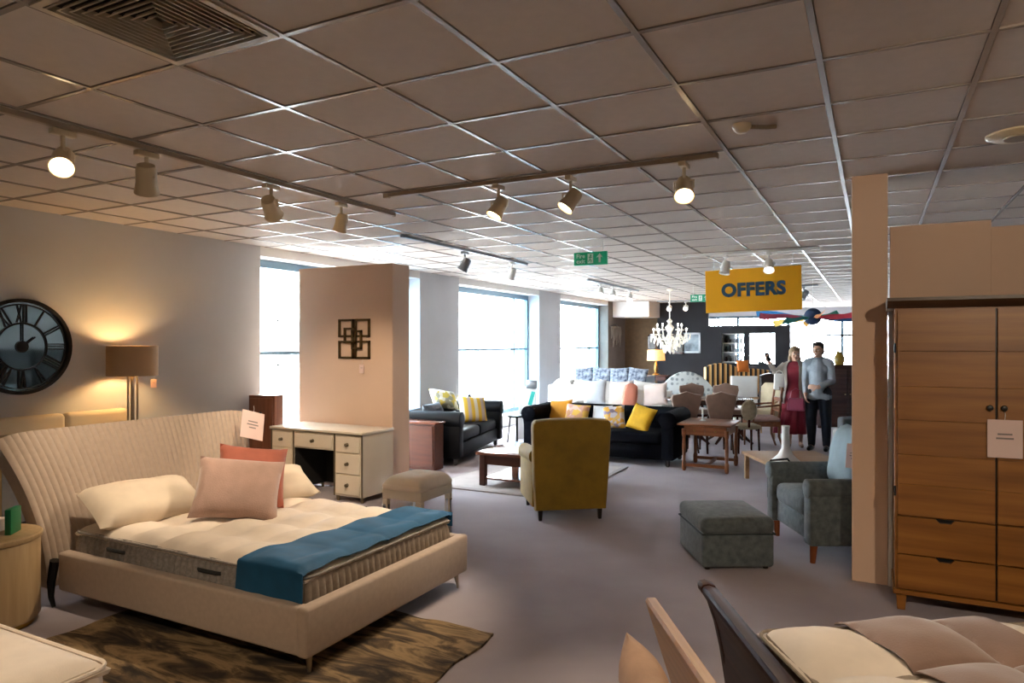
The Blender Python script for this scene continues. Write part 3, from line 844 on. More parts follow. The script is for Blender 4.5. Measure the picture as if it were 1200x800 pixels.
ring(0.388, 0.418, 0, 0.03).build('outer_ring', M_ck, ck); ring(0.362, 0.372, 0.007, 0.016).build('minute_ring', M_ck, ck); ring(0.196, 0.210, 0.007, 0.018).build('inner_ring', M_ck, ck)
ROM = ['XII', 'I', 'II', 'III', 'IIII', 'V', 'VI', 'VII', 'VIII', 'IX', 'X', 'XI']
for k, s_ in enumerate(ROM):
    a = 2 * PI * k / 12; up = Vector((-math.cos(a), math.sin(a), 0)); rt = Vector((math.sin(a), math.cos(a), 0))
    wd = {'I': 0.022, 'V': 0.05, 'X': 0.05}; tot = sum(wd[c] for c in s_); pos = -tot / 2; nm = MB()
    for c in s_:
        w = wd[c]; m0 = pos + w / 2
        st = {'I': [((0, 0.21), (0, 0.365))], 'V': [((-0.018, 0.365), (0, 0.21)), ((0.018, 0.365), (0, 0.21))], 'X': [((-0.018, 0.21), (0.018, 0.365)), ((0.018, 0.21), (-0.018, 0.365))]}[c]
        for (p0, p1) in st:
            A_ = rt * (m0 + p0[0]) + up * p0[1]; B_ = rt * (m0 + p1[0]) + up * p1[1]; A_.z = B_.z = 0.012
            nm.cyl(A_, B_, 0.006, n=6)
        pos += w
    q = nm.build('numeral', M_ck, ck); q['kind'] = 'stuff'
for L, a in ((0.20, 0.0), (0.13, 2 * PI * 0.14)):
    MB().tube([(0, 0, 0.022), (-math.cos(a) * L, math.sin(a) * L, 0.022)], 0.007, 6).build('hand', M_ck, ck)
MB().lathe([(0.05, 0.008), (0.05, 0.02), (0.03, 0.03), (0.004, 0.032)], 24).build('hub', M_ck, ck)

# narrow wooden cupboard behind the dressing table
M_wal = wood('walnut', '7a4a33', '5e3522', 'Z', 0.4)
cb = thing('narrow_cupboard', 'narrow brown wooden cupboard between the headboard and window', 'cupboard', (-6.35, 5.86, 0), D(14))
MB().bx(-0.17, 0.17, -0.0, 0.18, 0.04, 1.07, bev=0.004, seg=1).build('body', M_wal, cb)
MB().bx(-0.15, 0.15, -0.015, 0.0, 0.08, 1.04, bev=0.004, seg=1).build('door', M_wal, cb)
MB().ball((0.0, -0.028, 0.86), 0.022, (1, 0.8, 1)).build('knob', M_dark, cb)
MB().bx(-0.16, 0.16, 0.0, 0.17, 0, 0.04).build('plinth', M_dark, cb)

# mirrored dressing table
M_pan = mat('mirrored_cream', 'd9cdb9', rough=0.22, var=0.02, spec=0.7)
M_edge = mat('antique_silver', '7c725f', rough=0.3, metal=0.7, var=0.1)
dt = thing('dressing_table', 'cream mirrored kneehole dressing table with antique edges', 'dressing table', (-5.39, 5.98, 0))
W2, DD = 0.655, 0.26
MB().bx(-W2 - 0.01, W2 + 0.01, -DD - 0.02, DD, 0.715, 0.745, bev=0.005).build('top', M_pan, dt)
MB().bx(-W2 - 0.013, W2 + 0.013, -DD - 0.024, -DD - 0.018, 0.712, 0.722).build('edge_strip', M_edge, dt)
for s in (-1, 1):
    x0, x1 = (-W2, -0.31) if s < 0 else (0.27, W2)
    pd = MB().bx(x0, x1, -DD, DD, 0.06, 0.715).build('pedestal', M_pan, dt, smooth=0)
    for xx in (x0 + 0.006, x1 - 0.006):
        MB().bx(xx - 0.009, xx + 0.009, -DD - 0.008, -DD, 0.06, 0.71).build('edge_strip', M_edge, dt, smooth=0)
    for z0, z1 in ((0.525, 0.695), (0.30, 0.51), (0.08, 0.285)):
        dr = MB().bx(x0 + 0.03, x1 - 0.03, -DD - 0.016, -DD, z0, z1, bev=0.004, seg=1).build('drawer', M_pan, dt)
        MB().lathe([(0.020, 0), (0.008, 0.008), (0.007, 0.018), (0.018, 0.026), (0.014, 0.036), (0.003, 0.038)], 12, ((x0 + x1) / 2, -DD - 0.016, (z0 + z1) / 2), Matrix.Rotation(PI / 2, 4, 'X')).build('knob', M_edge, dr)
    for xx in (x0 + 0.03, x1 - 0.03):
        for yy in (-DD + 0.03, DD - 0.03):
            MB().cyl((xx, yy, 0.06), (xx, yy, 0), 0.022, 0.016, 8).build('foot', M_edge, dt)
MB().bx(-0.31, 0.27, -DD, DD, 0.53, 0.715).build('apron', M_pan, dt, smooth=0)
dr = MB().bx(-0.29, 0.25, -DD - 0.016, -DD, 0.545, 0.695, bev=0.004, seg=1).build('drawer', M_pan, dt)
MB().lathe([(0.020, 0), (0.008, 0.008), (0.007, 0.018), (0.018, 0.026), (0.014, 0.036), (0.003, 0.038)], 12, (-0.02, -DD - 0.016, 0.62), Matrix.Rotation(PI / 2, 4, 'X')).build('knob', M_edge, dr)
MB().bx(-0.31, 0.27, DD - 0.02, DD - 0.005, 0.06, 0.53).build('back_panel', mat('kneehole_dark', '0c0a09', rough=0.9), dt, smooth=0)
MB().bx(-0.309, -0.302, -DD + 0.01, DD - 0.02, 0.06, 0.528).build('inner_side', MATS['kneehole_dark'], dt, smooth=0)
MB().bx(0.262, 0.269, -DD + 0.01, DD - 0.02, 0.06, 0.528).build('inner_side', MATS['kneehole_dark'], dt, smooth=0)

# stool in front of it
sl = thing('dressing_stool', 'square mirrored dressing stool with tufted beige cushion behind the bed foot', 'stool', (-3.52, 4.99, 0.0))
M_stf = mat('beige_velvet', 'e2d4c2', rough=0.8, var=0.06)
MB().bx(-0.20, 0.20, -0.24, 0.24, 0.36, 0.44, bev=0.006).build('seat_frame', M_pan, sl)
def stf(u, v):
    x, y = (2 * u - 1) * 0.215, (2 * v - 1) * 0.26
    e = max(0, 1 - abs(2 * u - 1) ** 5) * max(0, 1 - abs(2 * v - 1) ** 5)
    return (x * (0.93 + 0.07 * e), y * (0.93 + 0.07 * e), 0.47 + 0.085 * e ** 0.5 - 0.018 * math.exp(-((x / 0.03) ** 2 + (y / 0.03) ** 2)))
MB().sheet(stf, 20, 20, 0.02).box((0, 0, 0.46), (0.40, 0.49, 0.05), 0.015).build('cushion', M_stf, sl, smooth=60)
for x in (-0.175, 0.175):
    for y in (-0.215, 0.215):
        lg = MB().box((x, y, 0.18), (0.05, 0.05, 0.36), 0.004, seg=1).build('leg', M_pan, sl)
        for dx, dy in ((0.026, 0), (-0.026, 0), (0, 0.026), (0, -0.026)):
            MB().box((x + dx, y + dy, 0.16), (0.004 if dx else 0.03, 0.004 if dy else 0.03, 0.30)).build('mirror_strip', M_mir, lg, smooth=0)
MB().bx(-0.15, 0.15, -0.20, 0.20, 0.08, 0.10).build('shelf', M_pan, sl)

# dark display cabinets across the shop floor (seen in the clock mirror)
for k in range(3):
    dc = thing('display_cabinet', ('first', 'second', 'third')[k] + ' of three dark display cabinets opposite the mirrored clock', 'cabinet', (3.6, 6.9 + 1.25 * k, 0), PI / 2 * -1, 'dark display cabinets')
    MB().bx(-0.6, 0.6, -0.22, 0.22, 0.06, 1.55, bev=0.006).build('body', M_dark, dc)
    for s in (-1, 1):
        dd = MB().bx(*sorted((s * 0.01, s * 0.58)), -0.235, -0.22, 0.10, 1.50, bev=0.004, seg=1).build('door', M_dark, dc)
        MB().ball((s * 0.05, -0.245, 0.8), 0.016).build('knob', M_metal, dd)
        MB().bx(s * 0.5 - 0.05, s * 0.5 + 0.05, -0.2, 0.2, 0, 0.06).build('foot', M_dark, dc)

# metal wall art with its tag
wa = thing('wall_art', 'square bronze metal wall art of overlapping frames on the beige display wall', 'wall art', (-5.33, 6.285, 1.73))
M_brz = mat('bronze_metal', '5d4a2e', rough=0.4, metal=0.7, var=0.2)
def sq(x0, x1, z0, z1, w=0.024, y=0.0):
    m = MB()
    m.bx(x0, x1, y - 0.01, y + 0.012, z1 - w, z1).bx(x0, x1, y - 0.01, y + 0.012, z0, z0 + w).bx(x0, x0 + w, y - 0.01, y + 0.012, z0, z1).bx(x1 - w, x1, y - 0.01, y + 0.012, z0, z1)
    return m
for x0, x1, z0, z1, y in ((-0.23, -0.01, 0.02, 0.23, 0), (0.01, 0.23, 0.02, 0.23, 0), (-0.23, -0.01, -0.23, -0.02, 0), (0.01, 0.23, -0.23, -0.02, 0), (-0.13, 0.05, -0.05, 0.13, -0.022), (-0.02, 0.13, -0.12, 0.10, -0.022)):
    sq(x0, x1, z0, z1, y=y).build('frame', M_brz, wa, smooth=0)
price_tag('small pale tag dangling below the bronze wall art', (-5.22, 6.288, 1.385), (0, 0, 0), 0.07, 0.10, 1)
# ================================================================== living area, middle
M_leath = mat('black_leather', '0e0f12', rough=0.45, var=0.2, scale=10, bump=0.06, bscale=120, spec=0.12)
M_navy = mat('navy_velvet', '05070f', rough=0.9, var=0.2, scale=8, sheen=0.0, spec=0.1, bump=0.05, bscale=120)
M_mus = mat('mustard_velvet', '8a6c14', rough=0.75, var=0.16, scale=7, sheen=0.08, bump=0.06, bscale=120)
M_blue = mat('slate_blue_weave', '5f6769', rough=0.85, var=0.0, col2='464f52', scale=22, sheen=0.2, bump=0.2, bscale=160)
M_cherry = wood('cherry_wood', '56280f', '461e0b', 'X', 0.4)
M_dleg = mat('ebonised_leg', '1f1512', rough=0.35, var=0.1)


def sofa(name, label, L, Dp, H, m, n, loc, rz, cat='sofa', tuft=True, group=None, roll=0.115, feet=0.09):
    """rolled arm sofa, front towards local -y"""
    r_ = thing(name, label, cat, loc, rz, group); y0, y1 = -Dp / 2, Dp / 2
    MB().box((0, 0.02, feet + 0.10), (L - 0.16, Dp - 0.10, 0.20), 0.02).build('base', m, r_)
    bk = MB().box((0, y1 - 0.13, (feet + H) / 2 - 0.03), (L - 0.14, 0.19, H - feet - 0.10), 0.03)
    bk.cyl((-L / 2 + 0.06, y1 - roll, H - roll), (L / 2 - 0.06, y1 - roll, H - roll), roll, n=20)
    bk.build('backrest', m, r_)
    if tuft:
        def tf(u, v):
            x = (u - 0.5) * (L - 0.42); z = 0.42 + v * (H - 0.56)
            q = abs(math.sin(PI * (x / 0.17 + z / 0.20))) * abs(math.sin(PI * (x / 0.17 - z / 0.20)))
            return (x, y1 - 0.245 - 0.035 * q ** 0.6, z)
        MB().sheet(tf, int(L * 30), 12, 0.02).build('tufted_back', m, r_, smooth=70)
    for s in (-1, 1):
        a = MB().box((s * (L / 2 - 0.12), -0.02, (feet + H) / 2 - 0.04), (0.17, Dp - 0.08, H - feet - 0.10), 0.025)
        a.cyl((s * (L / 2 - roll), y0 + 0.02, H - roll), (s * (L / 2 - roll), y1 - 0.02, H - roll), roll, n=20)
        a.ball((s * (L / 2 - roll), y0 + 0.02, H - roll), roll, (1, 0.16, 1), 20)
        a.build('arm', m, r_)
    w = (L - 0.44) / n
    for k in range(n):
        MB().box((-(L - 0.44) / 2 + w * (k + 0.5), -0.08, 0.37), (w - 0.008, Dp - 0.30, 0.17), 0.055, seg=4).build('seat_cushion', m, r_)
    for sx in (-1, 1):
        for sy in (-1, 1):
            MB().lathe([(0.02, 0), (0.034, 0.02), (0.03, 0.05), (0.04, feet + 0.01)], 12, (sx * (L / 2 - 0.14), sy * (Dp / 2 - 0.12), 0)).build('foot', M_dleg, r_)
    return r_


sofa('leather_sofa', 'black leather rolled arm sofa under the window behind the beige display wall', 2.25, 0.92, 0.74, M_leath, 2, (-5.66, 9.02, 0), D(102.7))
sofa('velvet_sofa', 'dark navy velvet rolled arm sofa behind the mustard armchair', 2.30, 0.95, 0.755, M_navy, 2, (-3.50, 9.68, 0), D(1))
M_ystr = pattern('yellow_stripe', 'stripes', ('d8d2c0', 'd9b23a', 'b8a8a0', 'd9b23a'), scale=4.2, axis=0)
M_ypat = pattern('yellow_leaf', 'patches', ('d6d0bc', 'c9b24a', 'e2dfd2', '9a9a86'), scale=13)
M_gpat = mat('grey_scatter', '5b6168', rough=0.8, var=0.25, scale=9)
M_must2 = mat('mustard_cotton', 'b97d0e', rough=0.8, var=0.12)
M_ppat = pattern('pink_yellow_check', 'patches', ('c79a8b', 'd6ab45', 'd9b8a6', 'c08d62'), scale=16)
M_wpat = mat('pale_grey_linen', 'c3c7ca', rough=0.85, var=0.1)
M_vpat = pattern('yellow_violet_patch', 'patches', ('d8a03a', 'c9c3cc', '8d7f94', 'd7b061'), scale=19)
M_yell = mat('bright_yellow_linen', 'd3a317', rough=0.8, var=0.12, scale=10)
on_bed('cushion', 'yellow and grey striped cushion standing on the black leather sofa', 0.50, 0.46, 0.15, (-5.62, 9.45, 0.63), 62, -24, 6, M_ystr)
on_bed('cushion', 'pale leaf patterned cushion propped on the back of the leather sofa', 0.48, 0.36, 0.14, (-5.98, 9.18, 0.80), 75, -42, 14, M_ypat)
on_bed('cushion', 'dark grey cushion at the left end of the leather sofa', 0.52, 0.42, 0.16, (-5.62, 8.40, 0.62), 98, -22, 0, M_gpat)
on_bed('cushion', 'mustard cushion at the left on the navy sofa', 0.38, 0.40, 0.13, (-4.28, 9.84, 0.615), -4, -20, -5, M_must2)
on_bed('cushion', 'pink and yellow patterned cushion beside the mustard one on the navy sofa', 0.38, 0.34, 0.13, (-3.96, 9.72, 0.60), 6, -22, 4, M_ppat)
on_bed('cushion', 'pale grey cushion in the middle of the navy sofa', 0.32, 0.32, 0.11, (-3.60, 9.82, 0.60), -6, -22, -3, M_wpat)
on_bed('cushion', 'yellow and violet patchwork cushion on the navy sofa', 0.32, 0.35, 0.11, (-3.36, 9.68, 0.60), 12, -22, -6, M_vpat)
on_bed('cushion', 'bright yellow cushion leaning on the right arm of the navy sofa', 0.38, 0.38, 0.13, (-2.93, 9.60, 0.615), -12, -24, 14, M_yell)

M_rug2 = mat('grey_loop_rug', 'a39c9b', rough=0.95, var=0.08, scale=5, bump=0.4, bscale=300)
r2 = MB().box((0, 0, 0.009), (1.72, 2.25, 0.018), 0.006, seg=1)
r2 = r2.build('rug', M_rug2, None, (-3.80, 7.93, 0)); tag(r2, 'pale grey rug under the coffee table', 'rug')
MB().bx(-0.80, 0.80, -1.06, 1.06, 0.0175, 0.0195).build('rug_field', mat('rug_field_pale', 'b5aeac', rough=0.95, var=0.06, bump=0.4, bscale=300), r2, smooth=0)

ct = thing('coffee_table', 'reddish brown coffee table with glossy top on the pale rug', 'coffee table', (-3.60, 7.50, 0.019))
MB().bx(-0.53, 0.53, -0.50, 0.46, 0.36, 0.395, bev=0.006).build('top', mat('polished_cherry', '7a4a38', rough=0.12, var=0.1, spec=0.7), ct)
MB().bx(-0.47, 0.47, -0.45, 0.41, 0.25, 0.36).build('apron', M_cherry, ct, smooth=0)
MB().bx(-0.46, 0.46, -0.44, 0.40, 0.075, 0.095, bev=0.004, seg=1).build('shelf', MATS['polished_cherry'], ct)
for x in (-0.46, 0.46):
    for y in (-0.43, 0.39):
        MB().box((x, y, 0.18), (0.075, 0.075, 0.36), 0.008, seg=1).build('leg', M_cherry, ct)

# mustard armchair, its back to the viewer
ma = thing('mustard_armchair', 'mustard velvet armchair seen from behind with dark square legs', 'armchair', Wd(6.93, 0.505), T + D(9) + PI)
bk = MB()
bk.prism([(-0.345, 0.12), (-0.365, 0.5), (-0.38, 0.90), (-0.375, 0.945), (-0.35, 0.972), (-0.2, 0.985), (0.2, 0.985), (0.35, 0.972), (0.375, 0.945), (0.38, 0.90), (0.365, 0.5), (0.345, 0.12)], 0.235, 0.365, bev=0.03)
bk.build('backrest', M_mus, ma, rot=(D(-3), 0, 0))
MB().box((0, -0.02, 0.22), (0.60, 0.70, 0.18), 0.025).build('base', M_mus, ma)
MB().box((0, -0.08, 0.38), (0.50, 0.60, 0.16), 0.05, seg=4).build('seat_cushion', M_mus, ma)
for s in (-1, 1):
    a = MB().box((s * 0.305, -0.03, 0.35), (0.13, 0.66, 0.46), 0.03)
    a.cyl((s * 0.315, -0.38, 0.565), (s * 0.315, 0.26, 0.60), 0.075, n=18).ball((s * 0.315, -0.38, 0.565), 0.075, (1, 0.2, 1), 18)
    a.build('arm', M_mus, ma)
    for y in (-0.34, 0.31):
        MB().box((s * 0.29, y, 0.065), (0.045, 0.045, 0.13), 0.004, seg=1, taper=0.7).build('leg', M_dleg, ma)

# slate blue armchair half hidden by the pillar, and its footstool
ba = thing('blue_armchair', 'slate blue weave armchair partly hidden behind the beige pillar', 'armchair', Wd(5.70, 2.69), T - PI / 2)
M_amber = mat('amber_leg', '7e4420', rough=0.35, var=0.1)
MB().box((0, -0.02, 0.24), (0.68, 0.76, 0.18), 0.02).build('base', M_blue, ba)
MB().box((0, -0.12, 0.405), (0.58, 0.62, 0.17), 0.06, seg=4).build('seat_cushion', M_blue, ba)
MB().prism([(-0.38, 0.30), (-0.39, 0.90), (-0.36, 0.96), (-0.28, 0.99), (0.28, 0.99), (0.36, 0.96), (0.39, 0.90), (0.38, 0.30)], 0.27, 0.40, bev=0.04).build('backrest', M_blue, ba, rot=(D(-7), 0, 0))
M_pale = mat('pale_blue_linen', '93a5ad', rough=0.85, var=0.08, scale=9)
MB().cushion(0.60, 0.54, 0.30).build('back_cushion', M_pale, ba, (0, 0.13, 0.73), (D(-12), 0, 0), smooth=60)
for s in (-1, 1):
    a = MB().box((s * 0.385, -0.05, 0.35), (0.13, 0.78, 0.42), 0.025)
    a.cyl((s * 0.395, -0.44, 0.57), (s * 0.395, 0.34, 0.57), 0.075, n=18).ball((s * 0.395, -0.44, 0.57), 0.075, (1, 0.2, 1), 18)
    a.build('arm', M_blue, ba)
    for y in (-0.38, 0.33):
        MB().cyl((s * 0.38, y, 0.155), (s * 0.38, y - 0.01 * s, 0), 0.032, 0.020, 12).build('leg', M_amber, ba)
price_tag('white price tag on the back cushion of the slate blue armchair', Wd(5.42, 2.66, 0.80), (D(-10), 0, T - D(50)), 0.11, 0.19)
os_ = thing('footstool', 'slate blue storage footstool in front of the matching armchair', 'footstool', Wd(5.45, 1.665), T + D(2))
MB().box((0, 0, 0.145), (0.54, 0.62, 0.25), 0.025, seg=3).build('body', M_blue, os_)
MB().box((0, 0, 0.325), (0.555, 0.635, 0.125), 0.045, seg=4).build('lid_cushion', M_blue, os_)
MB().tube([(sx * 0.272, sy * 0.312, 0.268) for sx, sy in ((-1, -1), (1, -1), (1, 1), (-1, 1))], 0.007, 6, closed=True).build('piping', mat('dark_piping', '2c3538', rough=0.8), os_)
for x in (-0.22, 0.22):
    for y in (-0.26, 0.26):
        MB().cyl((x, y, 0.025), (x, y, 0), 0.022, 0.02).build('foot', M_dleg, os_)

# sideboard behind the display wall
sb = thing('sideboard', 'brown wooden sideboard standing behind the beige display wall', 'sideboard', (-5.62, 7.67, 0))
MB().bx(-0.55, 0.55, -0.115, 0.10, 0.02, 0.62, bev=0.004, seg=1).build('body', M_cherry, sb)
MB().bx(-0.575, 0.575, -0.14, 0.11, 0.62, 0.645, bev=0.005).build('top', MATS['polished_cherry'], sb)
MB().bx(0.10, 0.53, -0.13, -0.115, 0.06, 0.60, bev=0.004, seg=1).build('door', M_cherry, sb)
MB().bx(-0.53, 0.08, -0.13, -0.115, 0.06, 0.60, bev=0.004, seg=1).build('door', M_cherry, sb)

# small table with drawer right of the navy sofa
st = thing('side_table', 'small oak side table with drawers beside the right arm of the navy sofa', 'side table', (-1.95, 9.54, 0))
M_oakr = wood('red_oak', '86512f', '683a20', 'X', 0.35)
MB().bx(-0.36, 0.33, -0.40, 0.40, 0.60, 0.625, bev=0.006).build('top', M_oakr, st)
MB().bx(-0.28, 0.27, -0.33, 0.34, 0.47, 0.60).build('frame', M_oakr, st, smooth=0)
for x0, x1 in ((-0.27, -0.01), (0.0, 0.26)):
    dw = MB().bx(x0, x1, -0.345, -0.33, 0.485, 0.59, bev=0.003, seg=1).build('drawer', M_oakr, st)
    MB().ball(((x0 + x1) / 2, -0.352, 0.535), 0.013).build('knob', M_brass, dw)
for x in (-0.28, 0.27):
    for y in (-0.33, 0.34):
        MB().lathe([(0.02, 0), (0.03, 0.03), (0.03, 0.12), (0.02, 0.14), (0.026, 0.3), (0.02, 0.44), (0.03, 0.47), (0.03, 0.55)], 12, (x, y, 0)).build('leg', M_oakr, st)
for y in (-0.33, 0.34):
    MB().bx(-0.28, 0.27, y - 0.014, y + 0.014, 0.06, 0.10).build('stretcher', M_oakr, st, smooth=0)
MB().bx(-0.016, 0.016, -0.33, 0.34, 0.06, 0.10).build('stretcher', M_oakr, st, smooth=0)
cs = thing('candlestick', 'pale candlestick on the oak side table', 'candlestick', (-2.07, 9.60, 0.626))
MB().lathe([(0.045, 0), (0.04, 0.01), (0.012, 0.02), (0.010, 0.08), (0.02, 0.09), (0.004, 0.095)], 14).build('stem', M_wpat, cs)
MB().cyl((0, 0, 0.09), (0, 0, 0.17), 0.012).build('candle', mat('wax', 'e6ded0', rough=0.5), cs)

# low pale table and white floor lamp base behind the slate armchair
lt2 = thing('low_table', 'low pale wood table behind the slate blue armchair', 'coffee table', Wd(8.2, 3.42), T)
M_palew = wood('pale_oak', 'b08d6a', '95734f', 'X', 0.4)
MB().bx(-0.55, 0.36, -0.5, 0.5, 0.30, 0.335, bev=0.006).build('top', M_palew, lt2)
for x in (-0.50, 0.31):
    for y in (-0.45, 0.45):
        MB().box((x, y, 0.15), (0.05, 0.05, 0.30), 0.004, seg=1).build('leg', M_palew, lt2)
ws = thing('display_stand', 'white flared display stand on the left end of the low pale table', 'stand', Wd(7.88, 3.10, 0.336))
MB().lathe([(0.16, 0), (0.15, 0.02), (0.085, 0.08), (0.045, 0.16), (0.04, 0.36), (0.045, 0.41), (0.004, 0.415)], 24).build('column', M_white, ws)
hd = thing('metal_rail', 'dark bent metal rail standing behind the footstool and armchair', 'rail', Wd(7.6, 2.83), T)
MB().tube([(-0.03, 0, 0), (-0.03, 0, 0.36), (0.0, 0, 0.40), (0.22, 0.1, 0.40), (0.25, 0.1, 0.36), (0.25, 0.1, 0)], 0.012, 8).build('tube', M_dark, hd)

# by the second pier: white ticket stand, small black stool, twig vase on a pedestal
tk = thing('ticket_stand', 'white leaning ticket board with teal label before the second pier', 'stand', (-5.40, 10.95, 0), D(12))
MB().box((0, 0, 0.46), (0.30, 0.03, 0.92), 0.006, (D(-9), 0, 0), seg=1).build('board', M_white, tk)
MB().box((0, 0.16, 0.42), (0.05, 0.03, 0.86), 0.004, (D(12), 0, 0), seg=1).build('strut', M_white, tk)
MB().box((0.10, -0.085, 0.72), (0.07, 0.006, 0.24), 0.002, (D(-9), D(14), 0), seg=1).build('label', mat('teal_card', '20b0a2', rough=0.5), tk, smooth=0)
MB().box((0.08, 0.03, 0.96), (0.18, 0.10, 0.14), 0.01).build('box', M_grey, tk)
bs = thing('stool', 'small black metal stool between the leather and navy sofas', 'stool', (-5.33, 10.42, 0))
MB().lathe([(0.15, 0.44), (0.155, 0.455), (0.15, 0.47), (0.004, 0.472)], 20).build('seat', M_dark, bs)
for k in range(4):
    a = k * PI / 2 + 0.4
    MB().cyl((0.11 * math.cos(a), 0.11 * math.sin(a), 0.45), (0.16 * math.cos(a), 0.16 * math.sin(a), 0), 0.011).build('leg', M_dark, bs)
ps = thing('pedestal', 'slim white pedestal by the window behind the leather sofa', 'stand', (-6.34, 10.55, 0))
MB().box((0, 0, 0.30), (0.20, 0.20, 0.60), 0.006, seg=1).build('column', M_white, ps); MB().box((0, 0, 0.61), (0.24, 0.24, 0.02), 0.004, seg=1).build('top', M_white, ps)
vz = thing('vase', 'dark vase with twigs on the white pedestal by the window', 'vase', (-6.34, 10.55, 0.621))
MB().lathe([(0.035, 0), (0.05, 0.03), (0.055, 0.08), (0.03, 0.13), (0.035, 0.15), (0.028, 0.15)], 16).build('body', M_dark, vz)
for k in range(7):
    a = k * 0.9
    MB().tube([(0.008 * math.cos(a), 0.008 * math.sin(a), 0.12), (0.03 * math.cos(a), 0.03 * math.sin(a), 0.22), (0.07 * math.cos(a + 0.5), 0.07 * math.sin(a + 0.5), 0.33)], 0.004, 5).build('twig', mat('twig_brown', '4a3a2c', rough=0.8), vz)

# ================================================================== right side
M_pine = wood('honey_pine', '9c6627', '7c4c14', 'X', 0.4, scale=2.0)
M_pdark = wood('dark_cornice', '4a2f16', '382210', 'X', 0.4)
wr = thing('wardrobe', 'honey wood wardrobe with plank doors and drawers beside the pillar', 'wardrobe', (0.647, 5.24, 0))
HW, FY = 0.53, -0.215
MB().bx(-HW, HW, FY, 0.225, 0.12, 1.90).build('carcass', M_pine, wr, smooth=0)
MB().prism([(FY - 0.045, 1.965), (FY - 0.045, 1.945), (FY - 0.015, 1.90), (0.225, 1.90), (0.225, 1.965)], -HW - 0.045, HW + 0.045, axis='X').build('cornice', M_pdark, wr, smooth=0)
MB().bx(-HW - 0.012, HW + 0.012, FY - 0.03, 0.2, 0.105, 0.135, bev=0.004, seg=1).build('bottom_rail', M_pine, wr)
for s in (-1, 1):
    x0, x1 = (-HW + 0.015, -0.006) if s < 0 else (0.006, HW - 0.015)
    dr = MB().bx(x0, x1, FY - 0.004, FY + 0.002, 0.605, 1.885).build('door', M_pdark, wr, smooth=0)
    zz = [0.605, 0.80, 0.985, 1.20, 1.41, 1.63, 1.885]
    for a, b in zip(zz, zz[1:]):
        MB().bx(x0, x1, FY - 0.024, FY - 0.004, a + 0.0005, b - 0.0005, bev=0.0012, seg=1).build('plank', M_pine, dr)
    MB().lathe([(0.012, 0), (0.009, 0.012), (0.018, 0.022), (0.014, 0.034), (0.003, 0.036)], 12, (-s * -0.035, FY - 0.024, 1.295), Matrix.Rotation(PI / 2, 4, 'X')).build('knob', M_dark, dr)
    for z0, z1 in ((0.365, 0.595), (0.145, 0.355)):
        q = MB().prism([(x0, z0), (x1, z0), (x1, z1), ((x0 + x1) / 2 + 0.05, z1), ((x0 + x1) / 2 + 0.03, z1 - 0.022), ((x0 + x1) / 2 - 0.03, z1 - 0.022), ((x0 + x1) / 2 - 0.05, z1), (x0, z1)], FY - 0.024, FY - 0.002)
        dw = q.build('drawer', M_pine, wr, smooth=0)
        MB().bx((x0 + x1) / 2 - 0.055, (x0 + x1) / 2 + 0.055, FY - 0.004, FY - 0.001, z1 - 0.03, z1).build('finger_pull', M_dark, dw, smooth=0)
    for z in (0.75, 1.65):
        MB().cyl((s * HW, FY - 0.014, z - 0.03), (s * HW, FY - 0.014, z + 0.03), 0.007, n=8).build('hinge', M_dark, wr)
MB().bx(-0.004, 0.004, FY - 0.003, FY, 0.14, 1.89).build('gap', M_dark, wr, smooth=0)
for x in (-HW + 0.035, HW - 0.035):
    for y in (FY + 0.02, 0.19):
        MB().box((x, y, 0.055), (0.06, 0.06, 0.11), 0.004, seg=1, taper=0.75).build('foot', M_pine, wr)
price_tag('pink white price tag hanging on the wardrobe door knob', (0.685, 4.985, 1.115), (0, 0, D(4)), 0.175, 0.225, 2)

M_mah = wood('dark_mahogany', '3d1c0e', '240f07', 'Y', 0.55); M_mah.node_tree.nodes['Principled BSDF'].inputs['Specular IOR Level'].default_value = 0.15
M_tan = wood('warm_oak', 'b98a55', '9d703d', 'Y', 0.4)
sgb = thing('sleigh_bed', 'dark polished sleigh bed with scrolled end at the lower right', 'bed', Wd(1.95, 2.0), T)
o2 = lambda l, d: (l - 2.0, d - 1.95)
pf = [(0.757, 0.700), (0.765, 0.712), (0.785, 0.716), (0.815, 0.706), (0.842, 0.66), (0.872, 0.56), (0.90, 0.44), (0.915, 0.30), (0.92, 0.12), (0.862, 0.12), (0.858, 0.30), (0.846, 0.44), (0.822, 0.55), (0.795, 0.63), (0.772, 0.665), (0.760, 0.68)]
MB().prism([(a - 2.0, z) for a, z in pf], 1.16 - 1.95, 2.80 - 1.95, axis='Y', bev=0.006).build('scrolled_end', M_mah, sgb)
for d_ in (1.16, 2.80):
    MB().prism([(a - 2.0 + (0.006 if a > 0.85 else -0.004), z + 0.006) for a, z in pf], d_ - 1.95 - 0.03, d_ - 1.95 + 0.03, axis='Y', bev=0.005).build('end_post', M_mah, sgb)
    MB().bx(-1.1, 1.15, d_ - 1.95 - 0.02, d_ - 1.95 + 0.02, 0.18, 0.34, bev=0.006).build('side_rail', M_mah, sgb)
    MB().box((0.89 - 2.0, d_ - 1.95, 0.06), (0.05, 0.05, 0.12), 0.006).build('foot', M_mah, sgb)
    MB().box((1.15, d_ - 1.95, 0.06), (0.05, 0.05, 0.12), 0.006).build('foot', M_mah, sgb)
MB().bx(-1.08, 1.15, -0.77, 0.83, 0.26, 0.31).build('base', M_mah, sgb, smooth=0)
MB().bx(1.15, 1.22, -0.82, 0.88, 0.12, 1.0, bev=0.02).build('headboard', M_mah, sgb)
m3 = thing('mattress', 'cream deep tufted mattress on the dark sleigh bed', 'mattress', Wd(1.99, 2.06, 0.311), T + D(3.5))
mattress_body(m3, 1.05, 0.80, 0.275, M_borderb, None, rib=0.05, amp=0.006, px=0.35, py=0.40, tamp=0.075)
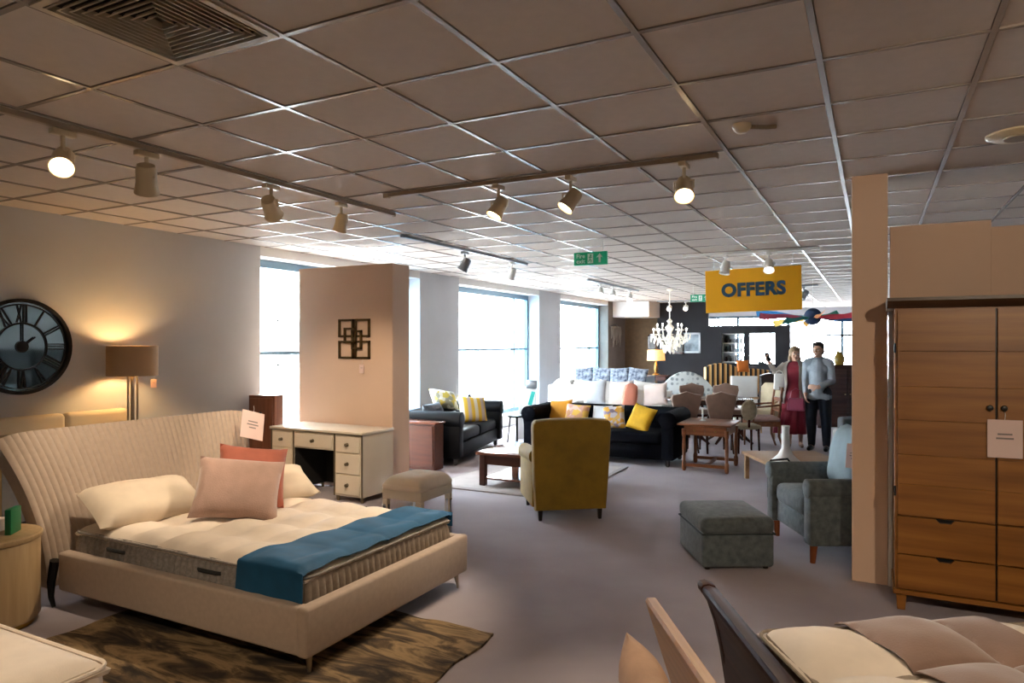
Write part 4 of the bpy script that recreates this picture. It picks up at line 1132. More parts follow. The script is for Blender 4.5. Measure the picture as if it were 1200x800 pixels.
M_mauve = mat('mauve_throw', '7f6558', rough=0.85, var=0.12, scale=6, sheen=0.4, bump=0.1, bscale=120)
def thr2(u, v):
    y = -0.84 + 1.68 * v; x = -0.73 + 0.50 * u + 0.06 * math.sin(v * 3)
    b = abs(math.sin(PI * (x + 1.05) / 0.35) * math.sin(PI * (y + 0.80) / 0.40)) ** 0.36
    e = min(1, (0.84 - abs(y)) / 0.10)
    return Vector((x, y, 0.301 + 0.075 * (b - 0.62) * e - 0.055 * (1 - e) ** 2 + 0.008 * noise.noise(Vector((x * 7, y * 7, 1)))))
tag(MB().sheet(thr2, 40, 130, 0.005).build('throw', M_mauve, None, Wd(1.99, 2.06, 0.311), (0, 0, T + D(3.5)), smooth=60), 'mauve brown throw across the mattress on the sleigh bed', 'throw')

obd = thing('oak_bed', 'warm oak bed whose headboard edge shows left of the sleigh bed', 'bed', Wd(1.75, 0.07), T + D(3.2))
MB().prism([(0.685, 0.10), (0.735, 0.10), (0.555, 0.672), (0.545, 0.685), (0.512, 0.685), (0.505, 0.672)], 0.92 - 1.75, 2.70 - 1.75, bev=0.006).build('headboard', M_tan, obd)
MB().bx(-1.4, 0.65, 0.62, 0.67, 0.10, 0.26, bev=0.006).build('side_rail', M_tan, obd)
MB().bx(-1.4, 0.65, -0.80, -0.75, 0.10, 0.26, bev=0.006).build('side_rail', M_tan, obd)
MB().bx(-1.38, 0.50, -0.75, 0.62, 0.16, 0.19).build('base', M_tan, obd, smooth=0)
for x in (-1.37, 0.69):
    for y in (-0.775, 0.645):
        MB().box((x, y, 0.05), (0.05, 0.05, 0.10), 0.004, seg=1).build('foot', M_tan, obd)
m4 = thing('mattress', 'cream mattress on the warm oak bed below the frame edge', 'mattress', Wd(1.68, -0.46, 0.191), T)
mattress_body(m4, 0.92, 0.66, 0.20, M_quilt, None, rib=0.08, amp=0.004, px=0.4, py=0.44)
M_pcl = mat('peach_linen', 'c9a384', rough=0.85, var=0.12, scale=7, bump=0.15, bscale=150)
cushion('pillow', 'peach cream pillow leaning on the warm oak headboard at the bottom edge', 0.52, 0.42, 0.16, Wd(2.12, 0.45, 0.49), (Matrix.Rotation(T - PI / 2 + PI, 3, 'Z') @ Matrix.Rotation(D(-16), 3, 'X')).to_euler(), M_pcl, cat='pillow')
# ================================================================== dining set and far furniture
M_dine = wood('dining_mahogany', '4a2a20', '351b14', 'X', 0.25)
M_taupe = mat('taupe_chenille', '83695b', rough=0.85, var=0.08, scale=12, sheen=0.3)
dtb = thing('dining_table', 'dark mahogany pedestal dining table amid taupe shield back chairs', 'dining table', Wd(11.70, 3.30), T)
MB().prism([(0.72 * math.copysign(abs(math.cos(a)) ** 0.7, math.cos(a)), 0.45 * math.copysign(abs(math.sin(a)) ** 0.7, math.sin(a))) for a in [2 * PI * k / 40 for k in range(40)]], 0.725, 0.755, axis='Z', bev=0.006).build('top', M_dine, dtb)
MB().bx(-0.55, 0.55, -0.30, 0.30, 0.66, 0.725).build('apron', M_dine, dtb, smooth=0)
for x in (-0.36, 0.36):
    MB().lathe([(0.05, 0.26), (0.07, 0.30), (0.045, 0.38), (0.06, 0.52), (0.05, 0.66), (0.09, 0.69)], 16, (x, 0, 0)).build('pedestal', M_dine, dtb)
    for a in (0.7, -0.7, PI - 0.7, PI + 0.7):
        MB().tube([(x, 0, 0.33), (x + 0.15 * math.cos(a), 0.15 * math.sin(a), 0.24), (x + 0.30 * math.cos(a), 0.30 * math.sin(a), 0.09), (x + 0.40 * math.cos(a), 0.40 * math.sin(a), 0.022)], [0.045, 0.035, 0.025, 0.02], 8).build('claw_foot', M_dine, dtb)


def dining_chair(label, loc, rz):
    c = thing('dining_chair', label, 'chair', loc, rz, 'taupe dining chairs')
    MB().box((0, 0, 0.46), (0.47, 0.45, 0.09), 0.03, seg=3).build('seat', M_taupe, c)
    sh = [(-0.16, 0.54), (-0.20, 0.70), (-0.235, 0.84), (-0.22, 0.92), (-0.12, 0.935), (0, 0.975), (0.12, 0.935), (0.22, 0.92), (0.235, 0.84), (0.20, 0.70), (0.16, 0.54)]
    MB().prism(sh, 0.185, 0.245, bev=0.02).build('backrest', M_taupe, c, rot=(D(-5), 0, 0))
    MB().bx(-0.21, 0.21, -0.20, 0.20, 0.37, 0.43).build('seat_rail', M_dine, c, smooth=0)
    for x in (-0.19, 0.19):
        MB().box((x, -0.19, 0.20), (0.042, 0.042, 0.40), 0.004, seg=1, taper=0.6).build('leg', M_dine, c)
        MB().tube([(x * 0.9, 0.24, 0.58), (x, 0.20, 0.42), (x, 0.21, 0.2), (x * 1.05, 0.27, 0)], [0.022, 0.022, 0.02, 0.015], 6).build('leg', M_dine, c)
    return c


dining_chair('taupe shield back dining chair on the near side of the table at its left', Wd(10.85, 2.62), T + PI + 0.1)
dining_chair('taupe shield back dining chair on the near side right behind the oak side table', Wd(10.80, 3.16), T + PI)
dining_chair('taupe dining chair across the table at the far left', Wd(12.55, 3.33), T + 0.05)
dining_chair('taupe dining chair across the table at the far right', Wd(12.50, 3.90), T - 0.1)
# carver with pink seat, oval backed chair
cvr = thing('carver_chair', 'wooden carver chair with pale pink seat at the table end by the woman', 'chair', Wd(11.25, 4.03), T - PI / 2 - 0.1)
MB().box((0, 0, 0.47), (0.50, 0.48, 0.07), 0.025, seg=3).build('seat', mat('pink_damask', 'a98c88', rough=0.8, var=0.1), cvr)
MB().bx(-0.25, 0.25, -0.24, 0.24, 0.36, 0.44).build('seat_rail', M_oakr, cvr, smooth=0)
for s in (-1, 1):
    MB().box((s * 0.225, -0.21, 0.18), (0.04, 0.04, 0.36), 0.004, seg=1, taper=0.6).build('leg', M_oakr, cvr)
    MB().tube([(s * 0.22, 0.27, 0.98), (s * 0.22, 0.22, 0.5), (s * 0.22, 0.22, 0.2), (s * 0.23, 0.29, 0)], [0.018, 0.022, 0.02, 0.016], 6).build('leg', M_oakr, cvr)
    MB().tube([(s * 0.235, -0.18, 0.40), (s * 0.25, -0.17, 0.66), (s * 0.25, 0.02, 0.68), (s * 0.225, 0.24, 0.70)], 0.017, 8).build('arm', M_oakr, cvr)
for z in (0.62, 0.78, 0.95):
    MB().bx(-0.22, 0.22, 0.235 + 0.1 * (z - 0.6), 0.26 + 0.1 * (z - 0.6), z - 0.03, z + 0.03).build('back_slat', M_oakr, cvr, smooth=0)
ov = thing('oval_back_chair', 'small chair with cream oval back between the table and carver', 'chair', Wd(10.75, 3.60), T + PI)
MB().lathe([(0.004, -0.02), (0.14, -0.02), (0.16, 0), (0.14, 0.02), (0.004, 0.022)], 24, (0, 0.19, 0.66), Matrix.Rotation(PI / 2, 4, 'X') @ Matrix.Diagonal((0.8, 1.0, 1, 1))).build('backrest', mat('cream_tapestry', 'a39780', rough=0.85, var=0.15, scale=20), ov)
MB().box((0, 0, 0.40), (0.38, 0.38, 0.07), 0.025, seg=3).build('seat', MATS['cream_tapestry'], ov)
for x in (-0.15, 0.15):
    for y in (-0.15, 0.17):
        MB().cyl((x, y, 0.38), (x * 1.05, y * 1.1, 0), 0.02, 0.013, 8).build('leg', M_dine, ov)
MB().cyl((0, 0.19, 0.40), (0, 0.19, 0.52), 0.018).build('back_post', M_dine, ov)


def lounge(name, label, L, Dp, H, m, loc, rz, cat='sofa', arched=0.0, arm=True, seat=0.45, seat_m=None, legs=None):
    """plain upholstered seat; arched gives a curved top line"""
    r_ = thing(name, label, cat, loc, rz)
    MB().box((0, 0, 0.25), (L - 0.06, Dp - 0.06, 0.22), 0.03).build('base', m, r_)
    MB().box((0, -0.06, seat - 0.06), (L - 0.28, Dp - 0.24, 0.14), 0.04, seg=3).build('seat_cushion', seat_m or m, r_)
    pts = [(-L / 2 + 0.03, 0.2)] + [((k / 16 - 0.5) * (L - 0.06), H - arched * abs(k / 8 - 1) ** 2.2) for k in range(17)] + [(L / 2 - 0.03, 0.2)]
    MB().prism(pts, Dp / 2 - 0.19, Dp / 2 - 0.02, bev=0.03).build('backrest', m, r_)
    if arm:
        for s in (-1, 1):
            a = MB().box((s * (L / 2 - 0.08), -0.02, 0.36), (0.14, Dp - 0.06, 0.44), 0.04, seg=3)
            a.build('arm', m, r_)
    for sx in (-1, 1):
        for sy in (-1, 1):
            MB().cyl((sx * (L / 2 - 0.12), sy * (Dp / 2 - 0.1), 0.15), (sx * (L / 2 - 0.11), sy * (Dp / 2 - 0.09), 0), 0.028, 0.018, 8).build('leg', legs or M_dleg, r_)
    return r_


M_wsofa = mat('white_linen_sofa', 'd6d6d4', rough=0.9, var=0.04, scale=8)
M_wc1 = mat('cushion_white', 'd9d8d4', rough=0.9, var=0.04); M_wc2 = mat('cushion_ash', 'a9adb2', rough=0.9, var=0.1); M_wc3 = mat('cushion_blush', 'cbb9b0', rough=0.9, var=0.06)
lounge('white_sofa', 'white linen sofa crowded with cushions behind the navy sofa', 1.85, 0.95, 0.80, M_wsofa, (-4.22, 12.45, 0), D(2))
G = 'cushions on the white sofa'
for x, m, w, h, rl, lb in ((-4.86, M_wc1, 0.46, 0.46, 4, 'white cushion farthest left on the white sofa'), (-4.66, M_wc2, 0.44, 0.50, -6, 'ash grey cushion near the left end of the white sofa'), (-4.42, M_wc1, 0.44, 0.48, 7, 'white cushion left of centre on the white sofa'), (-4.16, M_wc3, 0.46, 0.48, -5, 'blush cushion at the centre of the white sofa'), (-3.72, M_wc1, 0.50, 0.48, 8, 'large white cushion right on the white sofa'), (-3.50, M_wc3, 0.46, 0.42, -9, 'blush cushion by the right arm of the white sofa')):
    on_bed('cushion', lb, w, h, 0.15, (x, 12.38 + 0.03 * rl / 5, 0.75), 2 + rl, -20, rl, m, group=G)
on_bed('cushion', 'oval coral cushion in front of the white cushions behind the navy sofa', 0.22, 0.42, 0.13, (-3.93, 12.18, 0.70), 8, -16, 6, mat('coral_pale', 'b7705a', rough=0.85, var=0.1), pinch=-0.25)
price_tag('teal edged ticket standing at the left end of the white sofa', (-4.98, 11.93, 0.66), (D(-8), 0, 0), 0.12, 0.16, 1)
wt = thing('draped_table', 'table draped in a white cloth below the last window', 'table', (-5.62, 13.35, 0), D(8))
MB().box((0, 0, 0.415), (0.70, 0.70, 0.83), 0.03, seg=3).build('cloth', M_wc1, wt)
MB().cushion(0.40, 0.40, 0.14).build('bolster', M_wc1, wt, (-0.1, 0, 0.86), (D(-80), 0, 0))
lounge('grey_sofa', 'grey sofa with navy patterned cushions behind the white sofa', 1.9, 0.9, 0.95, mat('ash_sofa', '8d9298', rough=0.9, var=0.06), (-5.25, 14.95, 0), D(8))
M_nvp = mat('navy_mottle', 'aab2bd', rough=0.85, scale=13, col2='2c374f')
for k in range(4):
    on_bed('cushion', ('leftmost', 'second from left', 'third from left', 'rightmost')[k] + ' navy patterned cushion along the grey sofa back', 0.44, 0.42, 0.14, (-5.85 + 0.40 * k, 14.80 + 0.05 * k, 0.93), 8, -18, (-6, 4, -3, 7)[k], M_nvp, group='navy patterned cushions on the grey sofa')
M_dam = pattern('damask_spots', 'spots', ('15181c', '8b9294', 'c9cdcc'), scale=9, duty=0.72)
lounge('damask_loveseat', 'curved back loveseat in black and white damask behind the dining chairs', 1.15, 0.75, 1.06, M_dam, Wd(14.9, 3.78), T - 0.1, arched=0.34)
M_ost = pattern('orange_stripe', 'stripes', ('1e1a18', '1e1a18', 'c38b45', 'e0b87a'), scale=8.6, axis=0)
lounge('striped_wing_chair', 'high arched chair in black and orange stripes before the partition', 0.80, 0.75, 1.22, M_ost, Wd(15.8, 4.82), T, cat='armchair', arched=0.10)
lounge('striped_sofa', 'lower black and orange striped sofa beside the arched striped chair', 1.30, 0.8, 1.06, M_ost, Wd(16.9, 5.72), T - 0.05, arched=0.05)
lounge('black_chair', 'small black upholstered chair right of the striped sofa', 0.62, 0.6, 0.98, M_dleg, Wd(16.0, 6.05), T, cat='armchair', arched=0.06)
tag(MB().cushion(0.30, 0.30, 0.10).build('cushion', mat('orange_cushion', 'd1762a', rough=0.8), None, Wd(16.7, 5.54, 1.13), (Matrix.Rotation(T, 3, 'Z') @ Matrix.Rotation(D(-15), 3, 'X')).to_euler()), 'small orange cushion on top of the striped sofa back', 'cushion')
wh = lounge('white_chair', 'tall square white covered chair behind the dining table', 0.56, 0.58, 1.03, M_wsofa, Wd(13.55, 4.55), T - 0.15, cat='armchair', arm=False)
cch = thing('cream_armchair', 'cream armchair with open wooden arms left of the woman', 'armchair', Wd(12.6, 4.60), T - 0.9)
M_crf = mat('cream_fabric', 'b3a488', rough=0.85, var=0.1)
MB().box((0, 0, 0.42), (0.56, 0.54, 0.14), 0.04, seg=3).build('seat', M_crf, cch)
MB().prism([(-0.28, 0.42), (-0.29, 0.9), (-0.22, 0.98), (0.22, 0.98), (0.29, 0.9), (0.28, 0.42)], 0.20, 0.30, bev=0.03).build('backrest', M_crf, cch, rot=(D(-6), 0, 0))
for s in (-1, 1):
    MB().tube([(s * 0.30, -0.24, 0), (s * 0.30, -0.25, 0.62), (s * 0.31, -0.1, 0.66), (s * 0.29, 0.22, 0.66)], 0.024, 8).build('arm', M_palew, cch)
    MB().cyl((s * 0.27, 0.24, 0.38), (s * 0.28, 0.30, 0), 0.022, 0.016, 8).build('leg', M_palew, cch)
# right of the couple
lounge('grey_wing_chair', 'grey wing chair to the right of the man', 0.78, 0.80, 1.16, mat('mid_grey_weave', '6d7278', rough=0.9, var=0.1), Wd(10.15, 5.33), T - 1.35, cat='armchair', arched=0.06)
lounge('stone_chair', 'pale stone coloured chair between the grey wing chair and slate armchair', 0.72, 0.70, 0.98, mat('stone_fabric', 'a7a5a2', rough=0.9, var=0.06), Wd(8.75, 4.55), T - 1.3, cat='armchair', arched=0.10)
bc = thing('media_cabinet', 'dark brown cabinet with an ornament on top behind the grey wing chair', 'cabinet', Wd(13.6, 6.45), T)
MB().bx(-0.42, 0.42, -0.22, 0.22, 0.06, 1.22, bev=0.006).build('body', M_dine, bc); MB().bx(-0.45, 0.45, -0.25, 0.24, 1.22, 1.26, bev=0.006).build('top', M_dine, bc)
for s in (-1, 1):
    dd = MB().bx(*sorted((s * 0.01, s * 0.40)), -0.235, -0.22, 0.10, 1.19, bev=0.004, seg=1).build('door', M_dine, bc)
    MB().ball((s * 0.05, -0.245, 0.7), 0.014).build('knob', M_brass, dd)
    for y in (-0.18, 0.18):
        MB().box((s * 0.36, y, 0.03), (0.06, 0.06, 0.06), 0.004, seg=1).build('foot', M_dine, bc)
tag(MB().lathe([(0.07, 0), (0.09, 0.05), (0.10, 0.14), (0.05, 0.22), (0.06, 0.26), (0.05, 0.26)], 18).build('vase', mat('ochre_glaze', '8a6d1e', rough=0.3), None, Wd(13.6, 6.40, 1.26)), 'ochre vase on the dark brown cabinet', 'vase')

# far end: lamp on a console, leaf wall art, pictures, shelf of glassware
cn = thing('console', 'dark console table carrying a lamp in front of the brown wallpaper', 'console', (-5.35, 18.2, 0))
MB().bx(-0.55, 0.55, -0.2, 0.2, 0.80, 0.84, bev=0.005).build('top', M_dine, cn); MB().bx(-0.5, 0.5, -0.17, 0.17, 0.70, 0.80).build('apron', M_dine, cn, smooth=0)
for x in (-0.48, 0.48):
    for y in (-0.15, 0.15):
        MB().box((x, y, 0.35), (0.05, 0.05, 0.70), 0.004, seg=1).build('leg', M_dine, cn)
l2 = thing('table_lamp', 'glowing table lamp on the dark console at the far end', 'lamp', (-5.15, 18.2, 0.84))
MB().lathe([(0.10, 0), (0.10, 0.02), (0.03, 0.05), (0.06, 0.16), (0.04, 0.28), (0.015, 0.34), (0.012, 0.40)], 18).build('base', M_brass, l2)
t = bmesh.new(); n = 28; rr = []
for r_, z in ((0.24, 0.38), (0.22, 0.66), (0.215, 0.66), (0.235, 0.38)):
    rr.append([t.verts.new((r_ * math.cos(2 * PI * i / n), r_ * math.sin(2 * PI * i / n), z)) for i in range(n)])
for q in range(4):
    a, b = rr[q], rr[(q + 1) % 4]
    for i in range(n):
        t.faces.new((a[i], a[(i + 1) % n], b[(i + 1) % n], b[i]))
MB()._take(t).build('shade', mat('lit_shade', 'd9b98a', rough=0.9, emis='ffb964', estr=0.9), l2)
MB().ball((0, 0, 0.5), 0.035).build('bulb', MATS['bulb_warm'], l2)
pl = bpy.data.lights.new('lamp_light', 'POINT'); pl.energy = 60; pl.color = (1, 0.62, 0.25); pl.shadow_soft_size = 0.05
po = bpy.data.objects.new('lamp_light', pl); COL.objects.link(po); po.parent = l2; po.location = (0, 0, 0.5)
lf = thing('leaf_wall_art', 'silvery hanging leaf wall sculpture on the side wall by the last window', 'wall art', (WX + 0.02, 19.0, 1.30))
M_leaf = mat('silver_leaf', '9c9484', rough=0.4, metal=0.5, var=0.15)
MB().tube([(0.02, -0.45, 0.85), (0.04, 0, 0.92), (0.02, 0.5, 0.80)], 0.012, 6).build('branch', M_dark, lf)
for k in range(9):
    y = -0.40 + 0.1 * k; L_ = 0.35 + 0.12 * ((k * 37) % 5) / 2
    def lff(u, v, y=y, L_=L_, k=k):
        w = 0.05 * math.sin(PI * min(1, u * 0.95 + 0.03)) * (2 * v - 1)
        return (0.03 + 0.02 * math.sin(u * 3) + 0.01 * abs(2 * v - 1), y + w + 0.05 * u * math.sin(k * 2.1), 0.86 - L_ * u)
    MB().sheet(lff, 8, 4, 0.004).build('leaf', M_leaf, lf)


def picture(label, loc, w, h, mframe, mpic, rz=0.0):
    p = thing('picture', label, 'picture', loc, rz)
    f = MB(); b = 0.05
    f.bx(-w / 2, w / 2, -0.02, 0.0, h / 2 - b, h / 2).bx(-w / 2, w / 2, -0.02, 0, -h / 2, -h / 2 + b).bx(-w / 2, -w / 2 + b, -0.02, 0, -h / 2, h / 2).bx(w / 2 - b, w / 2, -0.02, 0, -h / 2, h / 2)
    f.build('frame', mframe, p, smooth=0)
    MB().bx(-w / 2 + b, w / 2 - b, -0.008, -0.001, -h / 2 + b, h / 2 - b).build('print', mpic, p, smooth=0)
    return p


picture('pale framed dark picture beside the chandelier on the charcoal wall', (-4.62, 19.99, 1.69), 0.50, 0.58, M_wpat, mat('abstract_blue', '2d3a46', rough=0.4, col2='a3b4bd', scale=3.0))
picture('dark framed picture half behind the chandelier', (-5.02, 19.99, 1.66), 0.38, 0.58, M_dine, mat('abstract_umber', '2a241e', rough=0.4, col2='5d5445', scale=3.0))
picture('small brown framed picture left of the chandelier', (-5.78, 19.99, 1.70), 0.22, 0.46, M_dine, MATS['abstract_umber'])
gs = thing('glass_shelf', 'white shelf unit of glassware seen through the left partition opening', 'shelf', (-3.50, 20.42, 0))
for x in (-0.36, 0.36):
    MB().bx(x - 0.015, x + 0.015, -0.14, 0.14, 0, 2.1).build('side_panel', M_white, gs, smooth=0)
for z in (0.4, 0.8, 1.15, 1.42, 1.68, 1.94):
    MB().bx(-0.345, 0.345, -0.14, 0.14, z - 0.012, z + 0.012).build('shelf', M_white, gs, smooth=0)
MB().bx(-0.36, 0.0, 0.135, 0.145, 0.1, 2.05).build('back_panel', M_grey, gs, smooth=0)
gi = 0
for z in (1.162, 1.432, 1.692):
    for x in (-0.24, -0.12, 0.02, 0.16, 0.27):
        gi += 1
        m = (MATS['teal_card'], M_dark, M_white, M_dark, M_wc2)[(gi * 3) % 5]; hh = 0.10 + 0.03 * (gi % 4)
        v = MB().lathe([(0.035, 0), (0.045, hh * 0.4), (0.03, hh * 0.8), (0.035, hh), (0.028, hh)], 12).build('jar', m, None, (-3.50 + x, 20.42, z))
        tag(v, ('teal', 'black', 'white', 'black', 'grey')[(gi * 3) % 5] + ' jar ' + ('first', 'second', 'third', 'fourth', 'fifth')[(gi - 1) % 5] + ' from left on the ' + ('lower', 'middle', 'upper')[(gi - 1) // 5] + ' shelf seen through the partition opening', 'jar', 'jars on the far shelf unit')
pn = thing('potted_plant', 'dark leafy plant on the sill of the right partition opening', 'plant', (-2.75, 20.45, 0.80))
MB().lathe([(0.10, 0), (0.13, 0.2), (0.12, 0.22), (0.004, 0.21)], 16).build('pot', M_dark, pn)
ptb = thing('plant_stand', 'black stand under the plant behind the partition', 'stand', (-2.75, 20.45, 0)); MB().bx(-0.2, 0.2, -0.15, 0.15, 0.0, 0.80).build('body', M_dark, ptb, smooth=0)
M_lf = mat('dark_leaf', '1d2c22', rough=0.5, var=0.2)
for k in range(14):
    a = k * 2.4; e = 0.5 + 0.35 * ((k * 7) % 5) / 5
    def pf_(u, v, a=a, e=e):
        r_ = 0.30 * u * math.cos(e); z = 0.2 + 0.42 * u * e - 0.12 * u * u; w = 0.04 * math.sin(PI * min(1, u + 0.05)) * (2 * v - 1)
        return (r_ * math.cos(a) - w * math.sin(a), r_ * math.sin(a) + w * math.cos(a), z)
    MB().sheet(pf_, 5, 2, 0.003).build('leaf', M_lf, pn)

# chandelier
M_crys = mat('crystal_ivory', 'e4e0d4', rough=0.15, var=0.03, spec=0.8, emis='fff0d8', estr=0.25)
cz = thing('chandelier', 'ivory crystal chandelier hanging before the charcoal partition', 'chandelier', Wd(15.0, 3.40, 1.50))
MB().lathe([(0.004, 0.02), (0.05, 0.06), (0.02, 0.12), (0.07, 0.20), (0.03, 0.30), (0.05, 0.42), (0.10, 0.52), (0.03, 0.60), (0.06, 0.66), (0.01, 0.72)], 18).build('column', M_crys, cz)
MB().cyl((0, 0, 0.70), (0, 0, CE - 1.50 - 0.03), 0.010, n=8).build('chain', M_crys, cz)
MB().lathe([(0.07, CE - 1.50), (0.07, CE - 1.53), (0.02, CE - 1.56)], 18).build('canopy', M_crys, cz)
for k in range(10):
    a = 2 * PI * k / 10; R = 0.36 if k % 2 == 0 else 0.27; zc = 0.36 if k % 2 == 0 else 0.46
    P_ = lambda r_, z: (r_ * math.cos(a), r_ * math.sin(a), z)
    am = MB().tube([P_(0.04, 0.34), P_(R * 0.4, 0.25), P_(R * 0.8, 0.27), P_(R, zc)], 0.014, 6).build('arm', M_crys, cz)
    MB().lathe([(0.012, -0.01), (0.055, 0.0), (0.06, 0.015), (0.015, 0.015), (0.013, 0.09), (0.004, 0.095)], 12, P_(R, zc)).build('candle_cup', M_crys, am)
    MB().ball(P_(R, zc + 0.115), 0.018, (1, 1, 1.7), 10).build('bulb', M_litw, am)
dm_ = MB()
for k in range(130):
    a = 2 * PI * k / 130 * 5.0; r_ = 0.43 - 0.34 * (k / 130); z = 0.30 - 0.28 * (k / 130) ** 1.5 + 0.05 * math.sin(k * 1.7)
    dm_.ball((r_ * math.cos(a), r_ * math.sin(a), z), 0.024, (0.75, 0.75, 1.9), 6)
q = dm_.build('crystal_drops', M_crys, cz); q['kind'] = 'stuff'

# ================================================================== the couple
M_skin = mat('skin_fair', 'c99f88', rough=0.55, var=0.05, scale=10)
M_hairb = mat('hair_blonde', '9a7f5e', rough=0.6, var=0.2, scale=3, stretch=(20, 20, 2)); M_hairk = mat('hair_dark', '2a2019', rough=0.6, var=0.2)


def blob(chains, balls=(), voxel=0.007, smooth=2):
    """one closed skin grown round tapered limbs; chains = [(point, radius), ...]"""
    t = MB()
    for c in chains:
        for (p, r_), (q, s_) in zip(c, c[1:]):
            t.cyl(p, q, r_, s_, 14)
        for p, r_ in c:
            t.ball(p, r_, n=14)
    for c, r_, sc in balls:
        t.ball(c, r_, sc, 18)
    me = bpy.data.meshes.new('tmp'); t.bm.to_mesh(me); t.bm.free(); o = bpy.data.objects.new('tmp', me); COL.objects.link(o)
    m = o.modifiers.new('r', 'REMESH'); m.mode = 'VOXEL'; m.voxel_size = voxel
    s = o.modifiers.new('s', 'SMOOTH'); s.iterations = smooth; s.factor = 0.5
    dg = bpy.context.evaluated_depsgraph_get(); res = bpy.data.meshes.new_from_object(o.evaluated_get(dg))
    bpy.data.objects.remove(o); bpy.data.meshes.remove(me)
    return res


def link_mesh(me, name, m, parent):
    me.materials.clear(); me.materials.append(m); me.shade_smooth()
    o = bpy.data.objects.new(name, me); COL.objects.link(o); o.parent = parent
    return o


V = Vector


def hand(w, dirn, palm_n, s=1.0, curl=0.5):
    """palm and five fingers from wrist w pointing along dirn; palm_n = the way the palm faces"""
    d = V(dirn).normalized(); n_ = (V(palm_n) - d * V(palm_n).dot(d)).normalized(); x = d.cross(n_); ch = []
    w = V(w)
    for k, (off, L) in enumerate(((0.030, 0.062), (0.010, 0.072), (-0.010, 0.068), (-0.028, 0.054))):
        base = w + d * 0.085 * s + x * off * s; p0 = w + d * 0.02 * s + x * off * 0.55 * s
        a1 = base + (d * math.cos(curl * 0.6) + n_ * math.sin(curl * 0.6)) * L * 0.5 * s
        a2 = a1 + (d * math.cos(curl * 1.5) + n_ * math.sin(curl * 1.5)) * L * 0.35 * s
        a3 = a2 + (d * math.cos(curl * 2.2) + n_ * math.sin(curl * 2.2)) * L * 0.28 * s
        ch.append([(p0, 0.016 * s), (base, 0.0125 * s), (a1, 0.0095 * s), (a2, 0.0088 * s), (a3, 0.0075 * s)])
    t0_ = w + d * 0.03 * s + x * 0.022 * s; t1 = t0_ + (d * 0.55 + x * 0.8 + n_ * 0.2) * 0.04 * s; t2 = t1 + (d * 0.8 + x * 0.35 + n_ * 0.35) * 0.032 * s
    ch.append([(t0_, 0.015 * s), (t1, 0.012 * s), (t2, 0.009 * s)])
    return ch


def head_parts(c, yaw, s=1.0):
    """skull, jaw, nose, ears round c in the local frame; the face looks to local -y turned by yaw"""
    R = Matrix.Rotation(yaw, 3, 'Z'); f = lambda x, y, z: V(c) + R @ V((x * s, y * s, z * s))
    balls = [(f(0, 0.012, 0.018), 0.088 * s, (0.88, 1.08, 1.12)), (f(0, -0.028, -0.055), 0.058 * s, (0.95, 0.95, 1.05)), (f(0, -0.058, -0.092), 0.026 * s, (1.1, 0.8, 0.9)),
             (f(0.079, 0.012, -0.010), 0.026 * s, (0.4, 0.75, 1.25)), (f(-0.079, 0.012, -0.010), 0.026 * s, (0.4, 0.75, 1.25)), (f(0.036, -0.062, -0.038), 0.026 * s, (1, 0.7, 0.9)), (f(-0.036, -0.062, -0.038), 0.026 * s, (1, 0.7, 0.9)), (f(0, -0.078, 0.028), 0.03 * s, (1.8, 0.5, 0.45))]
    chains = [[(f(0, -0.083, 0.012), 0.009 * s), (f(0, -0.104, -0.030), 0.014 * s)], [(f(-0.012, -0.09, -0.034), 0.009 * s), (f(0.012, -0.09, -0.034), 0.009 * s)]]
    return balls, chains, f


def face(root, f, s=1.0, lip='8e4a45'):
    for x in (-0.031, 0.031):
        e = MB().ball(f(x, -0.073, 0.002), 0.0135 * s, n=12).build('eye', mat('eye_white', 'e6e2dc', rough=0.2), root)
        MB().ball(f(x, -0.0835, 0.002), 0.0062 * s, n=8).build('iris', mat('iris_dark', '2c2019', rough=0.2), e)
        MB().tube([f(x - 0.018, -0.084, 0.021), f(x, -0.091, 0.027), f(x + 0.018, -0.084, 0.021)], 0.0035 * s, 5).build('eyebrow', M_hairk, root)
    MB().tube([f(-0.024, -0.077, -0.068), f(-0.008, -0.090, -0.064), f(0.008, -0.090, -0.064), f(0.024, -0.077, -0.068)], [0.002, 0.006, 0.006, 0.002], 6).build('mouth', mat('lips_' + lip, lip, rough=0.45), root)


# woman: crimson dress, open pale jacket, right arm raised to point, pink bag in the other hand
wo = thing('person', 'woman in a long crimson dress and pale jacket pointing with a raised arm', 'person', Wd(11.35, 4.62), T - 0.34)
hb_, hc, fw = head_parts((0.0, -0.01, 1.50), D(10), 0.95)
rw, re = V((-0.40, -0.13, 1.37)), V((-0.30, -0.02, 1.20)); lw, le = V((0.235, -0.09, 0.86)), V((0.235, 0.02, 1.07))
ch_ = [[((0, 0.01, 0.90), 0.125), ((0, 0.005, 1.04), 0.105), ((0, 0.0, 1.20), 0.115), ((0, 0.01, 1.31), 0.085), ((0, 0.008, 1.37), 0.050), ((0, -0.002, 1.45), 0.046)],
       [((-0.07, 0.0, 1.22), 0.075), ((0.07, 0.0, 1.22), 0.075)], [((-0.075, 0.01, 0.88), 0.105), ((0.075, 0.01, 0.88), 0.105)],
       [((-0.08, 0.01, 1.33), 0.05), ((-0.165, 0.01, 1.31), 0.050), (re, 0.038), (rw, 0.025)], [((0.08, 0.01, 1.33), 0.05), ((0.165, 0.01, 1.31), 0.050), (le, 0.038), (lw, 0.025)]]
